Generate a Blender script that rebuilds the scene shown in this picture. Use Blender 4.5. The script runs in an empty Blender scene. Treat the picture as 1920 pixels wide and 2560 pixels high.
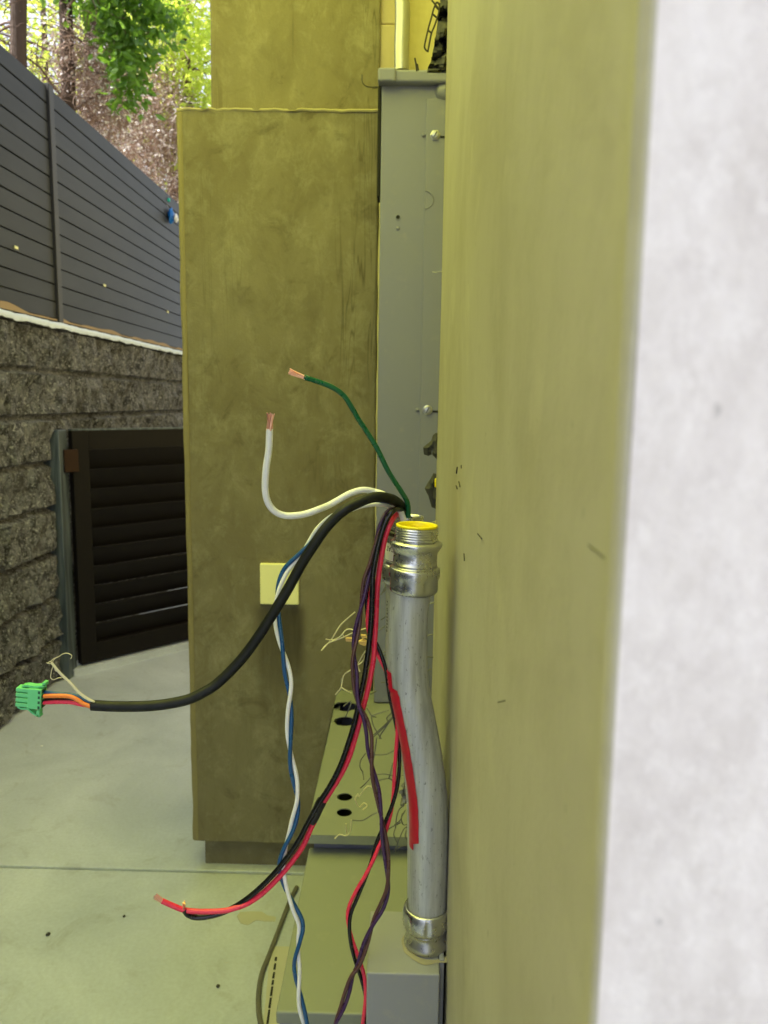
import bpy, bmesh, math, random
from mathutils import Vector, Matrix, noise, Euler
random.seed(7)
R = math.radians
sc = bpy.context.scene
COL = sc.collection

# ---------------------------------------------------------------- camera
F = 1923.0; CAMH = 1.4
CAM_M = (Matrix.Rotation(R(1.05), 3, 'Z') @ Matrix.Rotation(math.pi/2 - R(8.2), 3, 'X') @ Matrix.Rotation(R(0.8), 3, 'Z'))
CP = Vector((0, 0, CAMH))
cd = bpy.data.cameras.new('camera'); cam = bpy.data.objects.new('camera', cd); COL.objects.link(cam)
cam.location = CP; cam.rotation_euler = CAM_M.to_euler()
cd.sensor_fit = 'HORIZONTAL'; cd.sensor_width = 36.0; cd.lens = 36.0*F/1920.0
cd.clip_start = 0.02; cd.clip_end = 500
cd.dof.use_dof = True; cd.dof.focus_distance = 0.88; cd.dof.aperture_fstop = 15.0
sc.camera = cam
# ---------------------------------------------------------------- world, sun, exposure
SUN_DIR = Vector((-0.66, -0.12, 0.74)).normalized()      # towards the sun
elev = math.asin(SUN_DIR.z)
w = bpy.data.worlds.new('World'); sc.world = w; w.use_nodes = True
nt = w.node_tree; bg = nt.nodes['Background']
sky = nt.nodes.new('ShaderNodeTexSky'); sky.sky_type = 'NISHITA'; sky.sun_disc = False
sky.sun_elevation = elev; sky.sun_rotation = math.atan2(SUN_DIR.x, SUN_DIR.y); sky.dust_density = 2.5; sky.air_density = 0.8
hs = nt.nodes.new('ShaderNodeHueSaturation'); hs.inputs['Saturation'].default_value = .45
nt.links.new(sky.outputs[0], hs.inputs['Color']); nt.links.new(hs.outputs[0], bg.inputs[0]); bg.inputs[1].default_value = 0.15
sl = bpy.data.lights.new('sun', 'SUN'); sl.energy = 3.1; sl.angle = R(0.5); sl.color = (1.0, 0.95, 0.88)
so = bpy.data.objects.new('sun', sl); COL.objects.link(so)
so.rotation_euler = SUN_DIR.to_track_quat('Z', 'Y').to_euler()
sc.view_settings.view_transform = 'Standard'; sc.view_settings.look = 'None'
sc.view_settings.exposure = 1.62; sc.view_settings.gamma = 1.0; sc.view_settings.use_curve_mapping = False
sc.cycles.use_denoising = True; sc.cycles.max_bounces = 10; sc.cycles.diffuse_bounces = 6
sc.cycles.transmission_bounces = 8; sc.cycles.sample_clamp_indirect = 8

# ---------------------------------------------------------------- helpers
def ray(px, py):
    return CAM_M @ Vector(((px-960)/F, (1280-py)/F, -1.0))
def at(px, py, Y):
    d = ray(px, py); return CP + d*(Y/d.y)
def atX(px, py, X):
    d = ray(px, py); return CP + d*(X/d.x)
def atZ(px, py, Z):
    d = ray(px, py); return CP + d*((Z-CAMH)/d.z)
def V(*a): return Vector(a)

def tag(o, label=None, cat=None, group=None, kind=None):
    if label: o['label'] = label
    if cat: o['category'] = cat
    if group: o['group'] = group
    if kind: o['kind'] = kind
    return o
def thing(name, label, cat, loc=(0, 0, 0), group=None):
    o = bpy.data.objects.new(name, None); COL.objects.link(o); o.location = loc
    o.empty_display_size = .05
    return tag(o, label, cat, group)
class MB:
    def __init__(s): s.v = []; s.f = []; s.sm = []
    def add(s, vs, fs, smooth=False):
        b = len(s.v); s.v += [tuple(x) for x in vs]
        s.f += [tuple(i+b for i in f) for f in fs]; s.sm += [smooth]*len(fs); return s
    def box(s, a, b, bev=0.0):
        x0, y0, z0 = [min(p, q) for p, q in zip(a, b)]; x1, y1, z1 = [max(p, q) for p, q in zip(a, b)]
        if bev <= 0:
            vs = [(x, y, z) for x in (x0, x1) for y in (y0, y1) for z in (z0, z1)]
            return s.add(vs, [(0, 1, 3, 2), (4, 6, 7, 5), (0, 4, 5, 1), (2, 3, 7, 6), (0, 2, 6, 4), (1, 5, 7, 3)])
        bm = bmesh.new(); bmesh.ops.create_cube(bm, size=1)
        for v in bm.verts: v.co = Vector(((x0+x1)/2+v.co.x*(x1-x0), (y0+y1)/2+v.co.y*(y1-y0), (z0+z1)/2+v.co.z*(z1-z0)))
        bmesh.ops.bevel(bm, geom=list(bm.edges), offset=bev, segments=3, affect='EDGES', profile=.5)
        bm.verts.index_update()
        s.add([v.co for v in bm.verts], [[v.index for v in f.verts] for f in bm.faces], False); bm.free(); return s
    def tube(s, pts, r, n=10, cap=True, smooth=True):
        m = len(pts); rs = r if isinstance(r, (list, tuple)) else [r]*m
        pts = [Vector(p) for p in pts]
        t0 = (pts[1]-pts[0]).normalized(); u = t0.orthogonal().normalized(); vs = []
        for i in range(m):
            t = (pts[min(i+1, m-1)]-pts[max(i-1, 0)])
            t = t.normalized() if t.length > 1e-9 else t0
            u = (u - t*u.dot(t)); u = u.normalized() if u.length > 1e-9 else t.orthogonal().normalized()
            b = t.cross(u)
            for k in range(n):
                a = 2*math.pi*k/n; vs.append(pts[i]+(u*math.cos(a)+b*math.sin(a))*rs[i])
        fs = [(i*n+k, i*n+(k+1) % n, (i+1)*n+(k+1) % n, (i+1)*n+k) for i in range(m-1) for k in range(n)]
        s.add(vs, fs, smooth)
        if cap: s.add([vs[k] for k in range(n)], [tuple(range(n))[::-1]]); s.add(vs[-n:], [tuple(range(n))])
        return s
    def lathe(s, prof, base, axis, n=48, smooth=True, fac=None):
        """prof: (radius, height); base + axis frame"""
        axis = Vector(axis).normalized(); u = axis.orthogonal().normalized()
        u = (V(1, 0, 0)-axis*axis.x).normalized(); b = axis.cross(u); base = Vector(base); vs = []
        for j, (r, h) in enumerate(prof):
            for k in range(n):
                a = 2*math.pi*k/n; rr = r*(fac(a, j, h) if fac else 1)
                vs.append(base+axis*h+(u*math.cos(a)+b*math.sin(a))*rr)
        fs = [(i*n+k, i*n+(k+1) % n, (i+1)*n+(k+1) % n, (i+1)*n+k) for i in range(len(prof)-1) for k in range(n)]
        return s.add(vs, fs, smooth)
    def branch(s, q, r, n):
        if any(p.x > XS-.14 and p.z < zf+.05 for p in q): return
        s.tube(q, r, n, False)
    def build(s, name, mat, parent=None):
        me = bpy.data.meshes.new(name); me.from_pydata(s.v, [], s.f)
        me.polygons.foreach_set('use_smooth', s.sm); me.materials.append(mat); me.update()
        o = bpy.data.objects.new(name, me); COL.objects.link(o)
        if parent:
            o.parent = parent; o.matrix_parent_inverse = Matrix.Translation(-Vector(parent.location))
        return o
def cr(pts, sub=8):
    """Catmull-Rom through points"""
    P = [Vector(p) for p in pts]; P = [P[0]*2-P[1]]+P+[P[-1]*2-P[-2]]; out = []
    for i in range(1, len(P)-2):
        a, b, c, d = P[i-1:i+3]
        for k in range(sub):
            t = k/sub
            out.append(.5*((2*b)+(c-a)*t+(2*a-5*b+4*c-d)*t*t+(3*b-a-3*c+d)*t**3))
    out.append(P[-2]); return out
def path(L, sub=8): return cr([at(*p) for p in L], sub)
def lerpY(L, y0, y1):
    n = len(L)-1; return [(x, y, y0+(y1-y0)*i/n) for i, (x, y) in enumerate(L)]

# ---------------------------------------------------------------- materials
class NT:
    def __init__(s, name):
        s.m = bpy.data.materials.new(name); s.m.use_nodes = True; s.t = s.m.node_tree
        s.b = s.t.nodes['Principled BSDF']; s.o = s.t.nodes['Material Output']
    def n(s, t, **k):
        x = s.t.nodes.new(t)
        for a, v in k.items(): setattr(x, a, v)
        return x
    def l(s, a, b): s.t.links.new(a, b)
    def coord(s, scale=(1, 1, 1), rot=(0, 0, 0)):
        tc = s.n('ShaderNodeTexCoord'); mp = s.n('ShaderNodeMapping')
        mp.inputs['Scale'].default_value = scale; mp.inputs['Rotation'].default_value = rot
        s.l(tc.outputs['Object'], mp.inputs[0]); return mp.outputs[0]
    def noise(s, co, scale, detail=4, rough=.55, dist=0):
        x = s.n('ShaderNodeTexNoise'); x.inputs['Scale'].default_value = scale; x.inputs['Detail'].default_value = detail
        x.inputs['Roughness'].default_value = rough; x.inputs['Distortion'].default_value = dist
        s.l(co, x.inputs['Vector']); return x.outputs['Fac']
    def ramp(s, f, stops):
        x = s.n('ShaderNodeValToRGB'); cr_ = x.color_ramp
        while len(cr_.elements) < len(stops): cr_.elements.new(.5)
        for e, (p, c) in zip(cr_.elements, stops):
            e.position = p; e.color = (c if isinstance(c, tuple) else (c, c, c))+(1,)
        s.l(f, x.inputs[0]); return x.outputs[0]
    def mix(s, f, a, b, mode='MIX'):
        x = s.n('ShaderNodeMix', data_type='RGBA', blend_type=mode)
        for i, v in ((0, f), (6, a), (7, b)):
            if isinstance(v, (int, float)): x.inputs[i].default_value = v
            elif isinstance(v, tuple): x.inputs[i].default_value = v+(1,)
            else: s.l(v, x.inputs[i])
        return x.outputs[2]
    def bump(s, f, st=.3, d=.002, prev=None):
        x = s.n('ShaderNodeBump'); x.inputs['Strength'].default_value = st; x.inputs['Distance'].default_value = d
        s.l(f, x.inputs['Height'])
        if prev is not None: s.l(prev, x.inputs['Normal'])
        s.l(x.outputs[0], s.b.inputs['Normal']); return x.outputs[0]
    def set(s, col=None, rough=None, metal=None, **k):
        for nm, v in (('Base Color', col), ('Roughness', rough), ('Metallic', metal)):
            if v is None: continue
            if isinstance(v, tuple): s.b.inputs[nm].default_value = v+(1,)
            elif isinstance(v, (int, float)): s.b.inputs[nm].default_value = v
            else: s.l(v, s.b.inputs[nm])
        for nm, v in k.items(): s.b.inputs[nm.replace('_', ' ')].default_value = v
        return s.m

def m_stucco(name, a, b, stain, streak=1.0, blot=.6, bumpd=.0015, sx=14, rough=.75):
    t = NT(name); co = t.coord(); cs = t.coord((sx, sx, .7)); cs2 = t.coord((70, 70, 2.2))
    base = t.mix(t.ramp(t.noise(co, 3.2, 6, .6, .4), [(.3, 0.0), (.72, 1.0)]), a, b)
    base = t.mix(t.ramp(t.noise(cs, 1.0, 5, .6), [(.48, 0.0), (.75, blot)]), base, stain)
    st = t.ramp(t.noise(cs2, 1.0, 3, .5, .25), [(.58, 0.0), (.66, streak), (.72, 0.0)])
    gate = t.ramp(t.noise(co, 2.2, 3, .5), [(.42, 0.0), (.6, 1.0)])
    g = t.n('ShaderNodeMath', operation='MULTIPLY'); t.l(st, g.inputs[0]); t.l(gate, g.inputs[1])
    base = t.mix(g.outputs[0], base, tuple(c*.55 for c in stain))
    base = t.mix(t.ramp(t.noise(co, 60, 4, .6), [(.35, .0), (.7, .22)]), base, tuple(c*1.12 for c in b))
    n1 = t.bump(t.noise(co, 170, 6, .65), .35, bumpd); t.bump(t.noise(co, 11, 5, .5), .35, .006, n1)
    return t.set(base, rough, 0.0)

M = {}
YP = 2.12                        # front of the far pilaster
def m_pil():
    t = NT('olive_stucco'); co = t.coord()
    c = t.mix(t.ramp(t.noise(t.coord((1, 1, .6)), 4, 7, .65, .6), [(.3, 0.), (.7, 1.)]), (.150, .125, .062), (.215, .19, .105))
    c = t.mix(t.ramp(t.noise(t.coord((8, 8, 4.5)), 1., 7, .72, .8), [(.50, 0.), (.74, .6)]), c, (.095, .078, .036))
    c = t.mix(t.ramp(t.noise(t.coord((1, 1, .7)), 14, 7, .78, .4), [(.50, 0.), (.70, .75)]), c, (.275, .255, .155))
    c = t.mix(t.ramp(t.noise(co, 7, 6, .75, .8), [(.56, 0.), (.68, .6)]), c, (.085, .068, .03))
    st = t.ramp(t.noise(t.coord((34, 34, 1.7)), 1.0, 1.5, .45, .5), [(.515, 0.), (.535, 1.), (.55, 0.), (.60, 0.), (.615, .8), (.63, 0.)])
    g = t.n('ShaderNodeMath', operation='MULTIPLY'); t.l(st, g.inputs[0]); t.l(t.ramp(t.noise(t.coord((1, 1, .5)), 3.2, 3, .5), [(.42, 0.), (.55, .85)]), g.inputs[1])
    cg = c
    sep = t.n('ShaderNodeSeparateXYZ'); t.l(co, sep.inputs[0])
    def mr(inp, a, b, o0, o1):
        x = t.n('ShaderNodeMapRange', interpolation_type='SMOOTHSTEP'); t.l(inp, x.inputs[0])
        for i, v in zip((1, 2, 3, 4), (a, b, o0, o1)): x.inputs[i].default_value = v
        return x.outputs[0]
    x = t.n('ShaderNodeMath', operation='MULTIPLY'); t.l(g.outputs[0], x.inputs[0]); t.l(mr(sep.outputs[2], 1.0, 1.5, .12, .8), x.inputs[1]); c = t.mix(x.outputs[0], cg, (.06, .047, .02))
    q = at(648, 1513, YP); q1 = at(752, 1513, YP)
    m_ = [mr(sep.outputs[0], q.x-.03, q.x+.02, 0, 1), mr(sep.outputs[0], q1.x-.01, q1.x+.03, 1, 0), mr(sep.outputs[2], q.z-.02, q.z+.02, 1, 0), mr(sep.outputs[2], q.z-.42, q.z-.08, 0, 1), t.ramp(t.noise(t.coord((30, 30, 3)), 1., 4, .6), [(.3, .6), (.65, 1.)])]
    o = m_[0]
    for k in m_[1:]:
        x = t.n('ShaderNodeMath', operation='MULTIPLY'); t.l(o, x.inputs[0]); t.l(k, x.inputs[1]); o = x.outputs[0]
    c = t.mix(o, c, (.052, .040, .018))
    n1 = t.bump(t.noise(co, 150, 6, .65), .5, .002); t.bump(t.noise(t.coord((1, 1, .5)), 12, 5, .5), .4, .006, n1)
    return t.set(c, .8, 0.)
M['pil'] = m_pil()
def m_wall(name, a, b, dark, lite, bumpd, fine=False):
    t = NT(name); co = t.coord()
    c = t.mix(t.ramp(t.noise(t.coord((5, 2.0, 1.5)), 1.0, 3, .5, .3), [(.32, 0.), (.68, 1.)]), a, b)
    c = t.mix(t.ramp(t.noise(t.coord((11, 4.0, 3.6)), 1.3, 5, .65, .5), [(.46, 0.), (.72, .8)]), c, dark)
    c = t.mix(t.ramp(t.noise(t.coord((26, 6, 8)), 1.3, 5, .6, .3), [(.55, 0.), (.75, .6)]), c, lite)
    c = t.mix(t.ramp(t.noise(co, 22, 5, .7, 1.), [(.55, 0.), (.8, .5)]), c, dark)
    c = t.mix(t.ramp(t.noise(t.coord((1, 1, .6)), 130, 2, .5), [(.74, 0.), (.78, .6)]), c, tuple(x*.5 for x in dark))
    if fine:
        c = t.mix(t.ramp(t.noise(t.coord((1, 1, .7)), 85, 6, .7, .5), [(.42, 0.), (.72, .55)]), c, dark)
        c = t.mix(t.ramp(t.noise(t.coord((1, 1, .8)), 170, 4, .7), [(.5, 0.), (.75, .5)]), c, lite)
    n1 = t.bump(t.noise(co, 150, 6, .65), .4, bumpd); t.bump(t.noise(t.coord((1, 1, .4)), 14, 5, .5), .4, .006, n1)
    return t.set(c, .6, 0.)
M['side'] = m_wall('khaki_stucco', (.39, .36, .26), (.48, .45, .335), (.33, .295, .19), (.55, .52, .36), .0012)  # side of the near pilaster; its shaded green light is partly in the colour
M['white'] = m_wall('pale_stucco', (.69, .625, .575), (.77, .70, .65), (.54, .475, .43), (.86, .80, .75), .0012, True)  # front of the same pilaster; paler partly to carry the skylight
M['yellow'] = m_stucco('yellow_stucco', (.50, .44, .20), (.58, .52, .26), (.42, .36, .15), .3, .6)
M['bead'] = m_stucco('corner_bead_stucco', (.21, .175, .075), (.26, .22, .10), (.13, .10, .04), .2, .6)
M['ledge'] = NT('worn_ledge').set((.34, .30, .15), .8, 0.)  # lighter tone paints the lit line along the chipped ledge
M['beige'] = m_stucco('beige_board', (.42, .35, .2), (.46, .39, .23), (.36, .29, .16), .1, .3)

t = NT('concrete'); co = t.coord()
c = t.mix(t.ramp(t.noise(co, 1.6, 7, .62, .6), [(.3, 0.), (.7, 1.)]), (.41, .45, .49), (.64, .68, .72))
c = t.mix(t.ramp(t.noise(co, 7, 6, .7, 1.), [(.56, 0.), (.75, .45)]), c, (.27, .26, .22))
c = t.mix(t.ramp(t.noise(t.coord((1, 2.2, 1)), 26, 5, .7), [(.66, 0.), (.74, .5)]), c, (.60, .58, .50))
c = t.mix(t.ramp(t.noise(co, 95, 3, .6), [(.3, 0.), (.8, .25)]), c, (.24, .23, .2))
t.bump(t.noise(co, 120, 6, .7), .3, .002)
M['conc'] = t.set(c, t.ramp(t.noise(co, 5, 4, .5), [(.3, .5), (.7, .75)]), 0.)

t = NT('split_stone'); co = t.coord()
c = t.mix(t.ramp(t.noise(co, 20, 8, .85, .3), [(.44, 0.), (.56, 1.)]), (.024, .023, .022), (.175, .172, .17))
c = t.mix(t.ramp(t.noise(co, 75, 3, .7), [(.56, 0.), (.64, .8)]), c, (.42, .41, .38))
c = t.mix(t.ramp(t.noise(co, 9, 5, .6), [(.52, 0.), (.72, .75)]), c, (.042, .035, .025))
n1 = t.bump(t.noise(co, 60, 6, .75), .9, .012)
M['stone'] = t.set(c, .9, 0.)
t = NT('mortar'); co = t.coord()
t.bump(t.noise(co, 60, 5, .6), .6, .006)
M['mortar'] = t.set(t.mix(t.noise(co, 30, 4), (.62, .70, .78), (.76, .83, .90)), .9, 0.)  # pale mortar whitened further to carry daylight along the wall top
t = NT('fence_board'); co = t.coord((1, .35, 1))
c = t.mix(t.ramp(t.noise(co, 6, 5, .6), [(.3, 0.), (.7, 1.)]), (.021, .023, .026), (.034, .037, .041))
t.bump(t.noise(t.coord((30, 1, 30)), 4, 4), .15, .001)
t.b.inputs['Specular IOR Level'].default_value = .22
M['fence'] = t.set(c, .5, 0.)
M['fpost'] = NT('fence_post').set((.02, .018, .014), .5, 0.)
M['foam'] = NT('tan_foam').set((.33, .23, .12), .9, 0.)

def m_wood(name, a, b):
    t = NT(name); c = t.mix(t.noise(t.coord((4, 40, 40)), 2, 5, .6), a, b)
    t.b.inputs['Specular IOR Level'].default_value = .2
    return t.set(c, .6, 0.)
M['gate'] = m_wood('dark_gate_wood', (.003, .0025, .002), (.009, .006, .0045))
M['gateb'] = m_wood('gate_block', (.022, .009, .004), (.04, .017, .006))
t = NT('steel_post'); co = t.coord((30, 30, 2))
M['spost'] = t.set(t.mix(t.ramp(t.noise(co, 1.5, 5), [(.4, 0.), (.6, 1.)]), (.05, .065, .075), (.13, .155, .17)), .45, .4)

def m_paint(name, a, b, dirt, amt=.3, rough=.42):
    t = NT(name); co = t.coord()
    c = t.mix(t.noise(co, 4, 5, .6), a, b)
    c = t.mix(t.ramp(t.noise(co, 35, 6, .7), [(.58, 0.), (.74, amt)]), c, dirt)
    t.bump(t.noise(co, 420, 2, .5), .10, .0006)
    return t.set(c, t.ramp(t.noise(co, 8, 4), [(.3, rough-.05), (.7, rough+.12)]), 0.)
M['panel'] = m_paint('grey_enamel', (.20, .205, .27), (.22, .225, .295), (.32, .31, .27), .25)
M['panel2'] = m_paint('grey_box_enamel', (.235, .25, .20), (.26, .275, .22), (.36, .34, .26), .3)  # box lids: greener than the housings, painting the green light from above
M['panel3'] = m_paint('junction_box_enamel', (.28, .285, .30), (.31, .315, .33), (.42, .38, .28), .4)
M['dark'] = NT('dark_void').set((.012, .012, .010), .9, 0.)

t = NT('galvanized_pipe'); co = t.coord((60, 60, 4)); co2 = t.coord()
c = t.mix(t.ramp(t.noise(co, 1.6, 5, .65), [(.35, 0.), (.7, 1.)]), (.42, .43, .45), (.72, .73, .76))
c = t.mix(t.ramp(t.noise(t.coord((1, 1, .35)), 330, 4, .7), [(.60, 0.), (.70, .8)]), c, (.12, .12, .12))
t.bump(t.noise(co, 6, 3), .08, .0004)
M['pipe'] = t.set(c, t.ramp(t.noise(co2, 45, 4), [(.3, .40), (.7, .60)]), .6)
t = NT('zinc_fitting'); co = t.coord()
t.bump(t.noise(co, 90, 3), .05, .0008)
M['zinc'] = t.set(t.mix(t.noise(co, 60, 4), (.50, .50, .50), (.68, .68, .67)), t.ramp(t.noise(co, 80, 4), [(.3, .20), (.7, .38)]), 1.0)
M['riser'] = NT('riser_metal').set((.42, .42, .42), .38, .8)
M['screw'] = NT('screw_metal').set((.52, .52, .50), .35, 1.0)

def m_plastic(name, c, rough=.3, spec=.5):
    t = NT(name); co = t.coord()
    cc = t.mix(t.ramp(t.noise(co, 120, 4, .6), [(.4, 0.), (.75, .35)]), c, tuple(min(1, x*.75+.01) for x in c))
    return t.set(cc, t.ramp(t.noise(co, 70, 3), [(.3, rough-.06), (.7, rough+.12)]), 0.)
M['blk'] = m_plastic('black_insulation', (.006, .006, .005), .22)
M['sheath'] = m_plastic('black_sheath', (.006, .007, .006), .48); M['sheath'].node_tree.nodes['Principled BSDF'].inputs['Specular IOR Level'].default_value = .3
M['tape'] = m_plastic('black_tape', (.014, .014, .014), .45)
M['red'] = m_plastic('pink_red_insulation', (.82, .035, .085), .28)
M['redt'] = m_plastic('red_label', (.50, .001, .022), .35)
M['green'] = m_plastic('green_insulation', (.0, .105, .036), .28)
M['wht'] = m_plastic('white_insulation', (.88, .87, .84), .35)
M['blue'] = m_plastic('blue_insulation', (.012, .085, .23), .28)
M['pur'] = m_plastic('purple_insulation', (.050, .018, .085), .28)
M['brn'] = m_plastic('brown_insulation', (.095, .042, .038), .3)
M['org'] = m_plastic('orange_insulation', (.85, .22, .03), .32)
M['grey'] = m_plastic('grey_cable', (.14, .13, .10), .5)
M['plug'] = m_plastic('green_plug', (.15, .60, .24), .38)
M['plugd'] = m_plastic('green_plug_slot', (.012, .07, .03), .6)
M['yel'] = m_plastic('yellow_bushing', (.88, .72, .0), .4)
M['paper'] = NT('white_sticker').set((.80, .80, .78), .5, 0.)
M['ink'] = NT('black_ink').set((.015, .015, .015), .6, 0.)
t = NT('copper'); M['cop'] = t.set(t.mix(t.noise(t.coord((1, 1, 1)), 300, 3), (.86, .42, .26), (.93, .58, .42)), .30, 1.0)
M['shield'] = NT('shield_strands').set((.68, .62, .38), .5, .2)
M['plate'] = m_paint('cream_plate', (.86, .82, .38), (.92, .88, .44), (.62, .54, .26), .35, .55)
M['grime'] = NT('tan_grime').set((.34, .31, .21), .9, 0.)
M['lath'] = NT('lath_wire').set((.20, .20, .18), .5, .6)
M['lathd'] = NT('dark_lath_wire').set((.05, .045, .03), .6, .3)
M['chip'] = NT('wood_chip').set((.62, .42, .16), .8, 0.)
t = NT('tar_paper'); co = t.coord(); t.bump(t.noise(co, 40, 6, .7), .4, .005)
M['tar'] = t.set(t.mix(t.ramp(t.noise(co, 30, 5, .7), [(.4, 0.), (.7, 1.)]), (.035, .034, .028), (.075, .072, .06)), .85, 0.)
M['bark'] = NT('bark'); t = M['bark']; co = t.coord((14, 14, 2)); t.bump(t.noise(co, 3, 5, .7), .9, .02)
M['bark'] = t.set(t.mix(t.noise(co, 3, 5, .7), (.035, .02, .012), (.11, .07, .045)), .9, 0.)
M['twig'] = NT('dead_twig').set((.38, .26, .19), .7, 0.)
M['twigd'] = NT('bark_twig').set((.16, .10, .07), .8, 0.)
M['twigp'] = NT('pale_dead_twig').set((.78, .66, .62), .6, 0.)
def m_leaf(name, a, b, tr):
    t = NT(name); oi = t.n('ShaderNodeNewGeometry')
    c = t.mix(t.noise(t.coord(), 9, 3, .7), a, b)
    t.set(c, .35, 0.)
    tl = t.n('ShaderNodeBsdfTranslucent'); tl.inputs[0].default_value = tr+(1,)
    ms = t.n('ShaderNodeMixShader'); ms.inputs[0].default_value = .5
    t.l(t.b.outputs[0], ms.inputs[1]); t.l(tl.outputs[0], ms.inputs[2]); t.l(ms.outputs[0], t.o.inputs[0]); return t.m
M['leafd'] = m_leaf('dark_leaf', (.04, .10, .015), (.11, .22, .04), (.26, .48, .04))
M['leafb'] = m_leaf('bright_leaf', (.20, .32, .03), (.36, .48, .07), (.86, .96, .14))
M['fleck'] = NT('dry_leaf').set((.92, .84, .80), .5, 0.)  # near-white flecks painting sun highlights in the brush
M['soil'] = NT('soil').set((.10, .075, .045), .95, 0.)
t = NT('canopy_cloth'); tl = t.n('ShaderNodeBsdfTranslucent'); tl.inputs[0].default_value = (.87, .93, .20, 1)
t.set((.75, .70, .10), .8, 0.)
ms = t.n('ShaderNodeMixShader'); ms.inputs[0].default_value = .95
t.l(t.b.outputs[0], ms.inputs[1]); t.l(tl.outputs[0], ms.inputs[2]); t.l(ms.outputs[0], t.o.inputs[0]); M['canopy'] = t.m

# ---------------------------------------------------------------- ground
XS = -1.66                       # face of the stone wall
b = MB(); b.box((-120, -160, -.25), (120, 160, -.012)); tag(b.build('ground', M['conc']), kind='structure')
b = MB()
b.box((XS-.05, -6, -.1), (3, YP-.012, 0), .004); b.box((XS-.05, YP+.0, -.1), (3, 14, 0), .004)
tag(b.build('path', M['conc']), kind='structure')
b = MB(); b.box((-60, -30, -.1), (XS-.12, 60, 1.735)); tag(b.build('planting_bank', M['soil']), kind='structure')

# ---------------------------------------------------------------- near pilaster / building wall
XW = .063; YN = .1968; YF = 1.27
def near_side(y, z):   # plaster waviness, plus a corner flare shaped to darken the edge
    t_ = min(1, max(0, (y-YN-.002)/.028)); return XW + .0025*(noise.noise(V(y*3, z*2.2, 3.1))) - .0060*(1-t_*t_*(3-2*t_))
b = MB(); ny = 30; nz = 90; Z1 = 3.6
prof = [(XW+.6, YN)]
rr = .002
prof_side = [YN+rr+(YF-.006-YN-rr)*(i/ny)**2 for i in range(ny+1)]
vs = []; fs = []
for j in range(nz+1):
    z = -.05+(Z1+.05)*j/nz
    row = []
    for k in range(5):
        a = math.pi/2*k/4
        row.append((XW-.0060+rr-rr*math.sin(a)+.0009*noise.noise(V(3, z*9, 2))+.0004*noise.noise(V(3, z*70, 2)), YN+rr-rr*math.cos(a)))
    for y in prof_side[1:]: row.append((near_side(y, z), y))
    e = .004*noise.noise(V(0, z*7, 1.0))+.002*noise.noise(V(4, z*31, 1.0))
    row.append((XW+.002, YF-.002+e)); row.append((XW+.008, YF+.003+e)); row.append((XW+.14, YF+.003+e))
    for (x, y) in row: vs.append((x, y, z))
n_ = len(row)
for j in range(nz):
    for k in range(n_-1): fs.append((j*n_+k, j*n_+k+1, (j+1)*n_+k+1, (j+1)*n_+k))
b.add(vs, fs, True)
near = thing('wall_pilaster', 'khaki plastered side of the near pilaster running away behind the steel conduit', 'wall', (XW+.3, .7, 0))
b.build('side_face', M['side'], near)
b = MB(); b.add([(XW-.0060+rr, YN, -.05), (XW+1.6, YN, -.05), (XW+1.6, YN, Z1), (XW-.0060+rr, YN, Z1)], [(0, 1, 2, 3)])
b.add([(XW+1.6, YN, -.05), (XW+1.6, YF, -.05), (XW+1.6, YF, Z1), (XW+1.6, YN, Z1)], [(0, 1, 2, 3)])
b.add([(XW+rr, YN, Z1), (XW+1.6, YN, Z1), (XW+1.6, YF, Z1), (XW+rr, YF, Z1)], [(0, 1, 2, 3)])
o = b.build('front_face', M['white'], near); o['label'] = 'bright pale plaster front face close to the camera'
b = MB(); b.box((.21, YF+.01, -.05), (1.6, 9, 3.6)); tag(b.build('building_wall', M['yellow']), 'plastered building wall at the back of the meter recess', 'wall')

for L, w_ in (([(1143, 1168), (1141, 1183)], .0007), ([(1147, 1204), (1150, 1216)], .0008), ([(1140, 1214), (1143, 1222)], .0006), ([(1153, 1163), (1153, 1171)], .0005), ([(1194, 1334), (1204, 1347)], .0005), ([(1160, 1384), (1161, 1402)], .0006), ([(1470, 1362), (1500, 1385), (1540, 1424)], .00018), ([(1245, 1756), (1262, 1752)], .0004)):
    b = MB(); b.tube([atX(x, y, XW-.0008) for x, y in L], w_, 5); b.build('scuff_mark', M['lathd'], near)
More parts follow.
